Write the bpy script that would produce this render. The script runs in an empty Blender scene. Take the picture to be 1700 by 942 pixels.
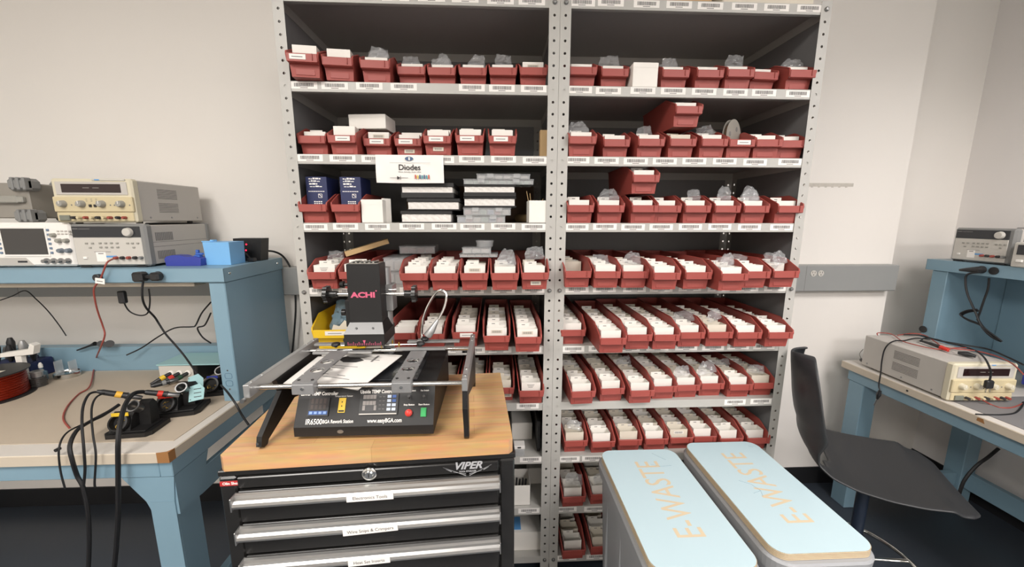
import bpy, math, random
from mathutils import Vector, Matrix
PI = math.pi
sc = bpy.context.scene
COL = sc.collection
random.seed(7)

# ------------------------------------------------------------------ camera
ZT = 2.17                                   # height of the top bolts of the shelving
F_, PIT, YAW, ROL = 631.5, .1694, .0446, -.0016
CAM = Vector((-.2167, -1.3642, ZT - .6922))
fw = Vector((math.sin(YAW)*math.cos(PIT), math.cos(YAW)*math.cos(PIT), -math.sin(PIT)))
rt0 = Vector((math.cos(YAW), -math.sin(YAW), 0)); dn0 = fw.cross(rt0)
RT = math.cos(ROL)*rt0 + math.sin(ROL)*dn0
DN = -math.sin(ROL)*rt0 + math.cos(ROL)*dn0
cd = bpy.data.cameras.new('camera'); cam = bpy.data.objects.new('camera', cd); COL.objects.link(cam)
m3 = Matrix((RT, -DN, -fw)).transposed()
cam.matrix_world = Matrix.Translation(CAM) @ m3.to_4x4()
cd.sensor_width = 36; cd.lens = 36*F_/1700; cd.clip_start = .02
sc.camera = cam

def at(x, y, X=None, Y=None, Z=None):
    """the point of a real plane (X, Y or Z = const, metres) measured at a spot of the photograph"""
    d = fw + RT*((x-850)/F_) + DN*((y-471)/F_)
    t = (X-CAM.x)/d.x if X is not None else (Y-CAM.y)/d.y if Y is not None else (Z-CAM.z)/d.z
    return CAM + d*t

# ------------------------------------------------------------------ light
sc.view_settings.view_transform = 'Standard'; sc.view_settings.look = 'None'
sc.view_settings.gamma = 1; sc.view_settings.use_curve_mapping = False
sc.view_settings.exposure = 0.0
w = bpy.data.worlds.new('world'); sc.world = w; w.use_nodes = True
w.node_tree.nodes['Background'].inputs[0].default_value = (1, .96, .92, 1)
w.node_tree.nodes['Background'].inputs[1].default_value = .25
def area(name, loc, sx, sy, power, color, rot=(0, 0, 0)):
    l = bpy.data.lights.new(name, 'AREA'); l.shape = 'RECTANGLE'; l.size = sx; l.size_y = sy
    l.energy = power; l.color = color
    o = bpy.data.objects.new(name, l); COL.objects.link(o); o.location = loc; o.rotation_euler = rot
    return o
CEIL = 2.85
for lx, ly, pw, sprd, lc in ((-1.4, -1.9, 72, 180, (1, .955, .905)), (1.5, -1.7, 56, 150, (1, .96, .95)), (-1.5, -4.3, 72, 180, (1, .96, .91)), (1.5, -3.9, 100, 180, (1, .96, .95))):
    l_ = area('ceiling_panel_light', (lx, ly, CEIL-.03), 1.2, .9, pw, lc); l_.data.spread = math.radians(sprd)

# ------------------------------------------------------------------ materials
def lin(c):
    c /= 255.0
    return c/12.92 if c <= .04045 else ((c+.055)/1.055)**2.4
def rgb(r, g, b): return (lin(r), lin(g), lin(b), 1)
MATS = {}
def mat(name, col, rough=.5, metal=0, noise=0, nscale=30, emit=None, alpha=1, coat=0, bump=0, spec=.5, trans=0):
    if name in MATS: return MATS[name]
    m = bpy.data.materials.new(name); m.use_nodes = True; nt = m.node_tree; b = nt.nodes['Principled BSDF']
    b.inputs['Base Color'].default_value = col; b.inputs['Roughness'].default_value = rough
    b.inputs['Metallic'].default_value = metal; b.inputs['Specular IOR Level'].default_value = spec
    b.inputs['Coat Weight'].default_value = coat
    b.inputs['Alpha'].default_value = alpha; b.inputs['Transmission Weight'].default_value = trans
    if noise or bump:
        tc = nt.nodes.new('ShaderNodeTexCoord'); n = nt.nodes.new('ShaderNodeTexNoise')
        n.inputs['Scale'].default_value = nscale; n.inputs['Detail'].default_value = 4
        nt.links.new(tc.outputs['Object'], n.inputs['Vector'])
        if noise:
            r = nt.nodes.new('ShaderNodeMapRange'); r.inputs['To Min'].default_value = 1-noise; r.inputs['To Max'].default_value = 1+noise
            mx = nt.nodes.new('ShaderNodeVectorMath'); mx.operation = 'SCALE'; mx.inputs[0].default_value = col[:3]
            nt.links.new(n.outputs['Fac'], r.inputs['Value']); nt.links.new(r.outputs['Result'], mx.inputs['Scale'])
            nt.links.new(mx.outputs['Vector'], b.inputs['Base Color'])
        if bump:
            bp = nt.nodes.new('ShaderNodeBump'); bp.inputs['Strength'].default_value = bump; bp.inputs['Distance'].default_value = .002
            nt.links.new(n.outputs['Fac'], bp.inputs['Height']); nt.links.new(bp.outputs['Normal'], b.inputs['Normal'])
    if emit: b.inputs['Emission Color'].default_value = emit; b.inputs['Emission Strength'].default_value = 3
    MATS[name] = m; return m

def plywood_edge():
    m = mat('plywood_edge', rgb(196, 176, 140), .7); nt = m.node_tree; b = nt.nodes['Principled BSDF']
    tc = nt.nodes.new('ShaderNodeTexCoord'); wv = nt.nodes.new('ShaderNodeTexWave'); wv.bands_direction = 'Z'
    wv.inputs['Scale'].default_value = 80; wv.inputs['Distortion'].default_value = .6
    cr = nt.nodes.new('ShaderNodeValToRGB'); cr.color_ramp.elements[0].color = rgb(150, 122, 88); cr.color_ramp.elements[1].color = rgb(222, 208, 178)
    nt.links.new(tc.outputs['Object'], wv.inputs['Vector']); nt.links.new(wv.outputs['Fac'], cr.inputs['Fac'])
    nt.links.new(cr.outputs['Color'], b.inputs['Base Color']); return m
def butcher_block():
    m = mat('butcher_block', rgb(205, 165, 115), .35, coat=.2); nt = m.node_tree; b = nt.nodes['Principled BSDF']
    tc = nt.nodes.new('ShaderNodeTexCoord'); mp = nt.nodes.new('ShaderNodeMapping')
    br = nt.nodes.new('ShaderNodeTexBrick'); br.inputs['Color1'].default_value = rgb(214, 175, 126); br.inputs['Color2'].default_value = rgb(196, 152, 104)
    br.inputs['Mortar'].default_value = rgb(176, 134, 88); br.inputs['Scale'].default_value = 1; br.inputs['Mortar Size'].default_value = .0006
    br.inputs['Brick Width'].default_value = .38; br.inputs['Row Height'].default_value = .042; br.offset = .37
    nz = nt.nodes.new('ShaderNodeTexNoise'); nz.inputs['Scale'].default_value = 9; nz.inputs['Detail'].default_value = 6
    mp2 = nt.nodes.new('ShaderNodeMapping'); mp2.inputs['Scale'].default_value = (1, 9, 9)
    mx = nt.nodes.new('ShaderNodeMix'); mx.data_type = 'RGBA'; mx.blend_type = 'OVERLAY'; mx.inputs['Factor'].default_value = .35
    nt.links.new(tc.outputs['Object'], mp.inputs['Vector']); nt.links.new(mp.outputs['Vector'], br.inputs['Vector'])
    nt.links.new(tc.outputs['Object'], mp2.inputs['Vector']); nt.links.new(mp2.outputs['Vector'], nz.inputs['Vector'])
    nt.links.new(br.outputs['Color'], mx.inputs['A']); nt.links.new(nz.outputs['Color'], mx.inputs['B'])
    nt.links.new(mx.outputs['Result'], b.inputs['Base Color']); return m
PLY = plywood_edge(); BLOCK = butcher_block()
WALL = mat('wall_paint', rgb(234, 229, 222), .75, noise=.015, nscale=3)
WALLR = mat('wall_paint_cool', rgb(234, 230, 227), .75, noise=.015, nscale=3)
FLOOR = mat('floor_vinyl', rgb(56, 62, 70), .32, noise=.12, nscale=4)
CEILM = mat('ceiling_tile', rgb(225, 222, 216), .9, noise=.05, nscale=40)
BASEB = mat('baseboard_rubber', rgb(26, 26, 28), .5)
RACE = mat('raceway_paint', rgb(146, 147, 145), .45)
STEEL = mat('shelf_steel', rgb(178, 176, 170), .42, noise=.02, nscale=8)
PANEL = mat('shelf_panel', rgb(128, 128, 128), .5, noise=.04, nscale=5)
BOLT = mat('bolt_zinc', rgb(150, 150, 148), .35, .9)
RED = mat('bin_red', rgb(156, 72, 64), .5, noise=.04, nscale=12)
YEL = mat('bin_yellow', rgb(232, 192, 38), .42)
PAPER = mat('paper_white', rgb(236, 232, 226), .8)
CARD = mat('card_white', rgb(232, 228, 220), .8, noise=.03, nscale=25)
CARD2 = mat('card_cream', rgb(214, 206, 190), .8, noise=.03, nscale=25)
INK = mat('ink', rgb(52, 50, 50), .8)
INKG = mat('ink_grey', rgb(120, 118, 116), .8)
TAPE = mat('clear_tape', rgb(190, 188, 182), .25)
BAG = mat('clear_bag', rgb(222, 224, 225), .12, alpha=.2, spec=1, coat=1, bump=.8, nscale=45)
BLUE = mat('bench_blue', rgb(126, 156, 172), .38, noise=.025, nscale=6)
LAM = mat('laminate_white', rgb(206, 200, 192), .4)
LAMEDGE = mat('laminate_edge', rgb(196, 184, 166), .5)
MATT = mat('esd_mat_tan', rgb(182, 168, 150), .7, noise=.04, nscale=7)
MATG = mat('esd_mat_grey', rgb(118, 116, 116), .7, noise=.03)
BLK = mat('black_plastic', rgb(34, 34, 35), .42)
BLKM = mat('black_powder', rgb(22, 21, 21), .5)
BLKG = mat('black_gloss', rgb(34, 33, 32), .25)
RUB = mat('black_rubber', rgb(20, 20, 22), .55)
CHR = mat('chrome', rgb(215, 215, 212), .14, 1)
ALU = mat('aluminium', rgb(164, 164, 163), .36, .55)
PULL = mat('brushed_pull', rgb(178, 177, 175), .34, .9)
ALUD = mat('aluminium_dark', rgb(138, 138, 138), .42, .3)
STL = mat('steel_dull', rgb(150, 150, 150), .3, .9)
BEIGE = mat('instrument_beige', rgb(206, 198, 174), .5)
BEIGE2 = mat('instrument_cream', rgb(200, 186, 150), .5)
IGREY = mat('instrument_grey', rgb(186, 181, 174), .5)
IGREYD = mat('instrument_darkgrey', rgb(128, 128, 126), .5)
ILIGHT = mat('instrument_light', rgb(196, 192, 184), .5)
KNOB = mat('knob_grey', rgb(150, 148, 140), .5)
DISP = mat('display_dark', rgb(40, 24, 24), .12)
DISPG = mat('display_grey', rgb(62, 60, 58), .2)
DISPB = mat('display_black', rgb(38, 40, 44), .2)
REDP = mat('red_plastic', rgb(200, 50, 38), .4)
REDC = mat('red_cable', rgb(150, 70, 60), .5)
GRNP = mat('green_plastic', rgb(30, 160, 80), .4)
DGRN = mat('dark_green', rgb(28, 62, 42), .5)
YELP = mat('yellow_plastic', rgb(228, 190, 50), .4)
YELO = mat('orange_band', rgb(222, 170, 60), .4)
LBLUE = mat('light_blue_print', rgb(120, 178, 226), .45)
DBLUE = mat('deep_blue', rgb(50, 62, 150), .4)
NAVY = mat('navy_card', rgb(34, 42, 84), .5)
TEAL = mat('teal_metal', rgb(150, 190, 192), .45)
LIDB = mat('lid_blue', rgb(184, 206, 212), .4, noise=.012, nscale=5)
TAN = mat('engraved_tan', rgb(205, 188, 158), .7)
BINB = mat('tub_grey', rgb(152, 154, 156), .42, noise=.02)
BRASS = mat('brass', rgb(200, 165, 80), .35, .8, bump=1, nscale=200)
COPPER = mat('copper_wire', rgb(140, 42, 22), .3, .5)
CARDB = mat('cardboard', rgb(186, 156, 112), .8, noise=.05)
BROWN = mat('brown_card', rgb(92, 70, 52), .8)
REEL = mat('reel_grey', rgb(150, 145, 136), .5)
PINK = mat('pink_print', rgb(200, 92, 120), .5)
LED = mat('led_red', rgb(230, 20, 40), .3, emit=(1, .02, .06, 1))
CLEARP = mat('clear_plastic', rgb(205, 207, 207), .1, alpha=.36, spec=1)
SHELL = mat('chair_shell', rgb(40, 41, 43), .45)
WOODC = mat('particle_board', rgb(150, 105, 60), .8)
BLUEP = mat('blue_print', rgb(90, 150, 205), .6)
BAGB = mat('bluish_bag', rgb(120, 150, 165), .15, alpha=.6, spec=.8)

# ------------------------------------------------------------------ mesh helpers
class MB:
    def __init__(s): s.v = []; s.f = []; s.m = []; s.k = 0
    def add(s, vs, fs, mi=None):
        n = len(s.v); s.v += [Vector(p) for p in vs]
        for f in fs: s.f.append([i+n for i in f]); s.m.append(s.k if mi is None else mi)
        return s
    def box(s, x0, x1, y0, y1, z0, z1, M=None, mi=None):
        p = [(x, y, z) for z in (z0, z1) for y in (y0, y1) for x in (x0, x1)]
        if M is not None: p = [M @ Vector(q) for q in p]
        return s.add(p, [(0, 2, 3, 1), (4, 5, 7, 6), (0, 1, 5, 4), (2, 6, 7, 3), (0, 4, 6, 2), (1, 3, 7, 5)], mi)
    def rbox(s, x0, x1, y0, y1, z0, z1, r=.003, M=None, mi=None):
        # box with chamfered edges
        vs = []; c = [(x0+x1)/2, (y0+y1)/2, (z0+z1)/2]; h = [(x1-x0)/2, (y1-y0)/2, (z1-z0)/2]; r = min(r, *[q*.49 for q in h])
        idx = {}
        for sx in (-1, 1):
            for sy in (-1, 1):
                for sz in (-1, 1):
                    for a in range(3):
                        q = [h[i]-r if i != a else h[i] for i in range(3)]
                        idx[(sx, sy, sz, a)] = len(vs)
                        vs.append(Vector((c[0]+sx*q[0], c[1]+sy*q[1], c[2]+sz*q[2])))
        fs = []
        S = [-1, 1]
        for a in range(3):
            for sg in S:
                b, d = [(1, 2), (2, 0), (0, 1)][a]
                q = []
                for u, v in ((-1, -1), (1, -1), (1, 1), (-1, 1)):
                    k = [0, 0, 0]; k[a] = sg; k[b] = u; k[d] = v; q.append(idx[(*k, a)])
                fs.append(q if sg > 0 else q[::-1])
        for e in range(3):
            b, d = [(1, 2), (2, 0), (0, 1)][e]
            for u in S:
                for v in S:
                    k0 = [0]*3; k1 = [0]*3; k0[e] = -1; k1[e] = 1; k0[b] = k1[b] = u; k0[d] = k1[d] = v
                    q = [idx[(*k0, b)], idx[(*k1, b)], idx[(*k1, d)], idx[(*k0, d)]]
                    fs.append(q if u*v < 0 else q[::-1])
        for sx in S:
            for sy in S:
                for sz in S:
                    q = [idx[(sx, sy, sz, 0)], idx[(sx, sy, sz, 1)], idx[(sx, sy, sz, 2)]]
                    fs.append(q if sx*sy*sz > 0 else q[::-1])
        if M is not None: vs = [M @ p for p in vs]
        return s.add(vs, fs, mi)
    def prism(s, pts, axis, a, b, M=None, mi=None):
        # pts 2D in the other two axes (in x,y,z order)
        def P(p, t):
            q = [0, 0, 0]; o = [i for i in range(3) if i != axis]; q[o[0]] = p[0]; q[o[1]] = p[1]; q[axis] = t; return Vector(q)
        n = len(pts); vs = [P(p, a) for p in pts]+[P(p, b) for p in pts]
        if M is not None: vs = [M @ v for v in vs]
        fs = [tuple(range(n-1, -1, -1)), tuple(range(n, 2*n))]+[(i, (i+1) % n, n+(i+1) % n, n+i) for i in range(n)]
        return s.add(vs, fs, mi)
    def tube(s, path, r, n=8, mi=None, flat=1):
        path = [Vector(p) for p in path]; rings = []; up = None
        rr = r if isinstance(r, (list, tuple)) else [r]*len(path)
        for i, p in enumerate(path):
            t = (path[min(i+1, len(path)-1)]-path[max(i-1, 0)])
            t = t.normalized() if t.length > 1e-9 else Vector((0, 0, 1))
            if up is None:
                up = Vector((0, 0, 1)) if abs(t.z) < .9 else Vector((1, 0, 0))
            up = (up-t*up.dot(t)); up = up.normalized() if up.length > 1e-6 else t.orthogonal().normalized()
            sd = t.cross(up)
            rings.append([p+(up*math.cos(2*PI*k/n)*flat+sd*math.sin(2*PI*k/n))*rr[i] for k in range(n)])
        vs = [v for q in rings for v in q]; m = len(path)
        fs = [(i*n+k, (i+1)*n+k, (i+1)*n+(k+1) % n, i*n+(k+1) % n) for i in range(m-1) for k in range(n)]
        fs += [tuple(range(n)), tuple(range(m*n-1, (m-1)*n-1, -1))]
        return s.add(vs, fs, mi)
    def cyl(s, p0, p1, r0, r1=None, n=20, mi=None): return s.tube([p0, p1], [r0, r0 if r1 is None else r1], n, mi)
    def lathe(s, prof, o=(0, 0, 0), n=28, M=None, mi=None, caps=True):
        o = Vector(o); vs = []
        for r, z in prof:
            for k in range(n):
                p = Vector((r*math.cos(2*PI*k/n), r*math.sin(2*PI*k/n), z))
                vs.append((M @ p if M is not None else p)+o)
        m = len(prof)
        fs = [(i*n+k, i*n+(k+1) % n, (i+1)*n+(k+1) % n, (i+1)*n+k) for i in range(m-1) for k in range(n)]
        if caps and prof[0][0] > 1e-6: fs.append(tuple(range(n-1, -1, -1)))
        if caps and prof[-1][0] > 1e-6: fs.append(tuple(range((m-1)*n, m*n)))
        return s.add(vs, fs, mi)
    def grid(s, fn, nu, nv, mi=None):
        vs = [fn(i/nu, j/nv) for j in range(nv+1) for i in range(nu+1)]
        return s.add(vs, [(j*(nu+1)+i, j*(nu+1)+i+1, (j+1)*(nu+1)+i+1, (j+1)*(nu+1)+i) for j in range(nv) for i in range(nu)], mi)
    def mesh(s, name, mats, smooth=False, shift=None, M=None):
        me = bpy.data.meshes.new(name)
        vs = s.v
        if M is not None: vs = [M @ v for v in vs]
        if shift is not None: vs = [v-shift for v in vs]
        me.from_pydata([tuple(v) for v in vs], [], s.f)
        for m_ in (mats if isinstance(mats, (list, tuple)) else [mats]): me.materials.append(m_)
        for p, i in zip(me.polygons, s.m): p.material_index = i; p.use_smooth = smooth
        me.update()
        if smooth:
            try: me.set_sharp_from_angle(angle=math.radians(38))
            except Exception: pass
        return me

def chain(o):
    M = Matrix.Identity(4)
    while o is not None:
        M = Matrix.LocRotScale(o.location, o.rotation_euler, None) @ M; o = o.parent
    return M
def link(name, me, parent=None, loc=None, rot=None):
    o = bpy.data.objects.new(name, me); COL.objects.link(o)
    if parent is not None: o.parent = parent
    if loc is not None: o.location = loc
    if rot is not None: o.rotation_euler = rot
    return o
def tag(o, label, cat, group=None, kind=None):
    if label: o['label'] = label
    if cat: o['category'] = cat
    if group: o['group'] = group
    if kind: o['kind'] = kind
    return o
def thing(name, label, cat, loc=(0, 0, 0), rz=0, group=None, rot=None):
    o = link(name, None, None, loc, rot or (0, 0, rz)); return tag(o, label, cat, group)
def part(name, mb, mats, parent, world=False, smooth=False, label=None):
    M = chain(parent).inverted() if world else None
    o = link(name, mb.mesh(name, mats, smooth, M=M), parent)
    if label: o['label'] = label
    return o
def solo(name, mb, mats, label, cat, group=None, smooth=False, origin=None, kind=None):
    """one-mesh thing from world coordinates; its origin goes to the base"""
    if origin is None:
        lo = [min(v[i] for v in mb.v) for i in range(3)]; hi = [max(v[i] for v in mb.v) for i in range(3)]
        origin = Vector(((lo[0]+hi[0])/2, (lo[1]+hi[1])/2, lo[2]))
    origin = Vector(origin)
    o = link(name, mb.mesh(name, mats, smooth, shift=origin), None, origin)
    return tag(o, label, cat, group, kind)
def struct(name, mb, mats):
    o = link(name, mb.mesh(name, mats)); o['kind'] = 'structure'; return o
def smoothpath(pts, k=6):
    P = [Vector(p) for p in pts]; out = []
    for i in range(len(P)-1):
        p0 = P[max(i-1, 0)]; p1 = P[i]; p2 = P[i+1]; p3 = P[min(i+2, len(P)-1)]
        for j in range(k):
            t = j/k
            out.append(.5*((2*p1)+(p2-p0)*t+(2*p0-5*p1+4*p2-p3)*t*t+(3*p1-p0-3*p2+p3)*t**3))
    out.append(P[-1]); return out
def cable(name, pts, r, m, label, cat='cable', group=None, k=6):
    mb = MB(); mb.tube(smoothpath(pts, k), r, 7)
    return solo(name, mb, m, label, cat, group, smooth=True)
def text_geo(body, size, bold=.0, shear=0, align='CENTER', sx=1.0, ext=.0):
    c = bpy.data.curves.new('t', 'FONT'); c.body = body; c.size = size; c.offset = bold; c.shear = shear
    c.align_x = align; c.align_y = 'CENTER'; c.extrude = ext; c.resolution_u = 3
    o = bpy.data.objects.new('t', c); COL.objects.link(o)
    bpy.context.view_layer.update()
    me = bpy.data.meshes.new_from_object(o.evaluated_get(bpy.context.evaluated_depsgraph_get()))
    vs = [Vector((v.co.x*sx, v.co.y, v.co.z)) for v in me.vertices]; fs = [tuple(p.vertices) for p in me.polygons]
    bpy.data.objects.remove(o); bpy.data.meshes.remove(me); bpy.data.curves.remove(c)
    return vs, fs
def add_text(mb, body, size, M, mi=None, **kw):
    vs, fs = text_geo(body, size, **kw); mb.add([M @ v for v in vs], fs, mi); return mb
def frame(o, xd, yd):
    """matrix with origin o, local x along xd and local y along yd"""
    x = Vector(xd).normalized(); y = Vector(yd); z = x.cross(y).normalized(); y = z.cross(x)
    return Matrix.Translation(Vector(o)) @ Matrix((x, y, z)).transposed().to_4x4()
def copyof(src, loc, rz=0, label=None, group=None, parent=None, rot=None):
    r = src.copy(); COL.objects.link(r); r.location = loc; r.rotation_euler = rot or (0, 0, rz)
    if parent is not None: r.parent = parent
    if label: r['label'] = label
    if group: r['group'] = group
    for ch in list(src.children):
        c = ch.copy(); COL.objects.link(c); c.parent = r
        for g in list(ch.children):
            d = g.copy(); COL.objects.link(d); d.parent = c
    return r
def kids(o): return list(o.children)
ORD = ['first', 'second', 'third', 'fourth', 'fifth', 'sixth', 'seventh', 'eighth', 'ninth', 'tenth', 'eleventh', 'twelfth', 'thirteenth']

# ------------------------------------------------------------------ room
WB, WR, WB2 = .50, 1.83, .635          # back wall, its right end, the deeper bay of it
XR, XL, YF = 2.31, -3.4, -6.0
mb = MB(); mb.box(XL-.1, XR+.1, YF-.1, WB2+.1, -.1, 0); struct('floor', mb, FLOOR)
mb = MB(); mb.box(XL-.1, XR+.1, YF-.1, WB2+.1, CEIL, CEIL+.1); struct('ceiling', mb, CEILM)
mb = MB(); mb.box(XL-.1, WR, WB, WB+.2, 0, CEIL); mb.box(WR, XR+.1, WB2, WB2+.1, 0, CEIL); struct('wall_back', mb, WALL)
mb = MB(); mb.box(XR, XR+.1, YF-.1, WB2, 0, CEIL); struct('wall_right', mb, WALLR)
mb = MB(); mb.box(XL-.1, XL, YF-.1, WB, 0, CEIL); struct('wall_left', mb, WALL)
mb = MB(); mb.box(XL, XR, YF-.1, YF, 0, CEIL); struct('wall_front', mb, WALL)
mb = MB(); mb.box(XR-.006, XR, YF, WB2, 0, .105); struct('baseboard_right', mb, BASEB)
mb = MB(); mb.box(XL, WR+.006, WB-.006, WB, 0, .1); mb.box(WR+.006, XR-.006, WB2-.006, WB2, 0, .1)
struct('baseboard_back', mb, BASEB)
# grey surface raceway along the back wall, behind benches and shelving
rw = thing('wall_raceway', 'long grey metal cable raceway on back wall with a twin outlet at right', 'raceway', (0, WB, 1.115))
mb = MB(); mb.rbox(XL, 1.815, WB-.055, WB, 1.118, 1.25, .004); part('cover', mb, RACE, rw, True)
mb = MB()
for x in (1.33, -1.02, -2.4): mb.box(x, x+.0015, WB-.0555, WB-.055, 1.12, 1.248)
part('cover_seam', mb, INKG, rw, True)
mb = MB()
for i in (0, 1):
    cx = 1.368+i*.038; M = frame((cx, WB-.0556, 1.21), (1, 0, 0), (0, 0, 1))
    mb.lathe([(.0155, 0), (.0155, .0015), (.0, .0015)], M=M, n=20, mi=0)
    for dx in (-.006, .006): mb.box(cx+dx-.001, cx+dx+.001, WB-.0576, WB-.057, 1.211, 1.219, mi=1)
    mb.lathe([(.0025, .0015), (.0025, .0022), (0, .0022)], M=frame((cx, WB-.0556, 1.203), (1, 0, 0), (0, 0, 1)), n=8, mi=1)
part('outlet', mb, [ILIGHT, INK], rw, True)
mb = MB()
a = at(1341, 303, Y=WB); b = at(1416, 311, Y=WB)
mb.box(a.x-.02, b.x, WB-.0012, WB, b.z+.002, a.z-.003)
for i in range(6): mb.box(a.x+.02+i*.035, a.x+.03+i*.035, WB-.0015, WB, b.z-.002, b.z+.004)
solo('adhesive_residue', mb, mat('residue', rgb(196, 190, 180), .85, noise=.15, nscale=60), 'grey strip of old adhesive left on the white back wall right of shelving', 'adhesive strip')

# ------------------------------------------------------------------ shelving
LIPN = [0, 7, 13, 19, 25, 31, 37, 43, 49, 55]
def zc(n): return ZT-n*.0381
def ztop(n): return zc(n)+.016
def perf(mb, o, u, v, wdt, n0, n1, hole=.0045, th=.0015):
    """perforated strip: o at the centre of hole 0, u across, v down, real round holes"""
    o = Vector(o); u = Vector(u); v = Vector(v); nrm = u.cross(v); K = 8
    sq = [(-1, -1), (0, -1), (1, -1), (1, 0), (1, 1), (0, 1), (-1, 1), (-1, 0)]
    for i in range(n0, n1):
        c = o+v*(.0381*i)
        out = [c+u*(sx*wdt/2)+v*(sy*.01905) for sx, sy in sq]
        inn = [c+u*(sx*hole/(1 if abs(sx)+abs(sy) < 2 else 1.414))+v*(sy*hole/(1 if abs(sx)+abs(sy) < 2 else 1.414)) for sx, sy in sq]
        mb.add(out+inn, [(k, (k+1) % 8, 8+(k+1) % 8, 8+k) for k in range(8)])
def shelving(cx, label):
    t = thing('shelving_unit', label, 'shelving', (cx, .23, 0))
    HB = 56
    for sx in (-1, 1):
        for back in (0, 1):
            yp = -.002 if not back else .457; s2 = 1 if not back else -1
            mb = MB(); xe = cx+sx*.4572
            # front (or rear) flange and side flange, both perforated
            perf(mb, (xe-sx*.018, yp, ZT), (sx, 0, 0), (0, 0, -1), .036 if True else 0, 0, HB)
            perf(mb, (xe-sx*.0005, yp+s2*.019, ZT), (0, 1, 0), (0, 0, -1), .038, 0, HB)
            zb = ZT-HB*.0381+.01905
            mb.box(min(xe, xe-sx*.036), max(xe, xe-sx*.036), min(yp, yp+s2*.0012), max(yp, yp+s2*.0012), 0, zb)
            mb.box(min(xe, xe-sx*.0012), max(xe, xe-sx*.0012), min(yp, yp+s2*.038), max(yp, yp+s2*.038), 0, zb)
            mb.box(min(xe, xe-sx*.036), max(xe, xe-sx*.036), min(yp, yp+s2*.0012), max(yp, yp+s2*.0012), ZT+.01905, ZT+.026)
            p = part('post', mb, STEEL, t, True)
            if not back:
                for n in (0, 25, 55):
                    mb = MB(); M = frame((xe-sx*.018, yp-.001, ZT-n*.0381), (1, 0, 0), (0, 0, 1))
                    mb.lathe([(.0075, -.001), (.0075, .003), (.005, .006), (0, .0065)], M=M, n=10)
                    part('bolt', mb, BOLT, p, True)
    for n in LIPN:
        z = zc(n); mb = MB(); x0, x1 = cx-.4545, cx+.4545
        mb.box(x0, x1, .001, .452, z+.0148, z+.016)
        mb.rbox(x0+.001, x1-.001, 0, .0016, z-.016, z+.016, .0006)
        mb.box(x0, x1, .4505, .452, z-.016, z+.016)
        for xx in (x0, x1-.0012): mb.box(xx, xx+.0012, .001, .452, z-.016, z+.016)
        mb.box(x0, x1, .0016, .014, z-.016, z-.0148)
        sh = part('shelf', mb, STEEL, t, True); t['s%d' % n] = 0; SH[(cx < 0, n)] = sh
    mb = MB()
    for sx in (-1, 1):
        xx = cx+sx*.4558; mb.box(min(xx, xx-sx*.0008), max(xx, xx-sx*.0008), .036, .419, .05, ZT+.02)
        part('side_panel', mb, PANEL, t, True); mb = MB()
    mb = MB(); mb.box(cx-.42, cx+.42, .4528, .4536, .05, ZT+.02); part('back_panel', mb, PANEL, t, True)
    for k in list(t.keys()):
        if k.startswith('s') and k[1:].isdigit(): del t[k]
    return t
SH = {}
shelving(-.4576, 'left of the two grey perforated steel shelving units, holding the diodes sign')
shelving(.4576, 'right of the two grey perforated steel shelving units, full of long red bins')
# barcode stickers on the shelf lips
bm = MB(); bm.rbox(-.043, .043, -.0006, 0, -.011, .011, .0003)
bm.k = 1; xx = -.031
rnd = random.Random(3)
while xx < .03:
    wd = rnd.choice([.0012, .002, .003]); bm.box(xx, xx+wd, -.0009, -.0005, -.004, .007); xx += wd+rnd.choice([.0009, .0016])
bm.box(-.012, .012, -.0009, -.0005, -.0085, -.0065)
BAR_ME = bm.mesh('barcode_label', [PAPER, INKG])
def c3(v): return 440+v/3.364
def c4(v): return 900+v/3.364
def barcodes(left, n, pxs, py):
    for px in pxs:
        p = at(px, py, Y=-.0002)
        o = link('barcode_label', BAR_ME, SH[(left, n)])
        M = chain(SH[(left, n)]).inverted() @ Vector((p.x, -.0002, zc(n)+rnd.uniform(.001, .004))); o.location = M
barcodes(True, 0, [c3(v) for v in (350, 540, 730, 930, 1118, 1315, 1490)], 4)
barcodes(False, 0, [c4(v) for v in (222, 383, 583, 765, 940, 1130, 1310, 1495)], 10)
barcodes(True, 7, [c3(v) for v in (218, 390, 583, 775, 1155, 1323, 1500)], 146)
barcodes(False, 7, [c4(v) for v in (208, 370, 563, 732, 905, 1080, 1240, 1430)], 151)
barcodes(True, 13, [c3(v) for v in (250, 433, 610, 985, 1153, 1332, 1508)], 262)
barcodes(False, 13, [c4(v) for v in (195, 360, 523, 685, 850, 1020, 1190, 1385)], 266)
barcodes(True, 19, [c3(v) for v in (278, 450, 628, 820, 1000, 1158, 1330, 1500)], 376)
barcodes(False, 19, [c4(v) for v in (193, 350, 508, 665, 828, 992, 1158, 1337)], 376)
barcodes(True, 25, [c3(v) for v in (312, 480, 820, 990, 1155, 1330, 1500)], 483)
barcodes(False, 25, [c4(v) for v in (195, 348, 515, 665, 825, 985, 1145, 1300)], 483)
barcodes(True, 31, [537, 575, 762, 786, 830, 880], 579)
barcodes(False, 31, [840+v/3.14 for v in (350, 490, 640, 790, 940, 1080, 1210, 1345)], 576)
barcodes(True, 37, [876], 673); barcodes(False, 37, [840+v/3.14 for v in (1195, 1330)], 664)
barcodes(True, 43, [881], 762); barcodes(False, 43, [944.5, 984], 760)
barcodes(True, 49, [878], 847); barcodes(False, 49, [940, 987], 844)
barcodes(False, 55, [940, 990], 935)

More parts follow.
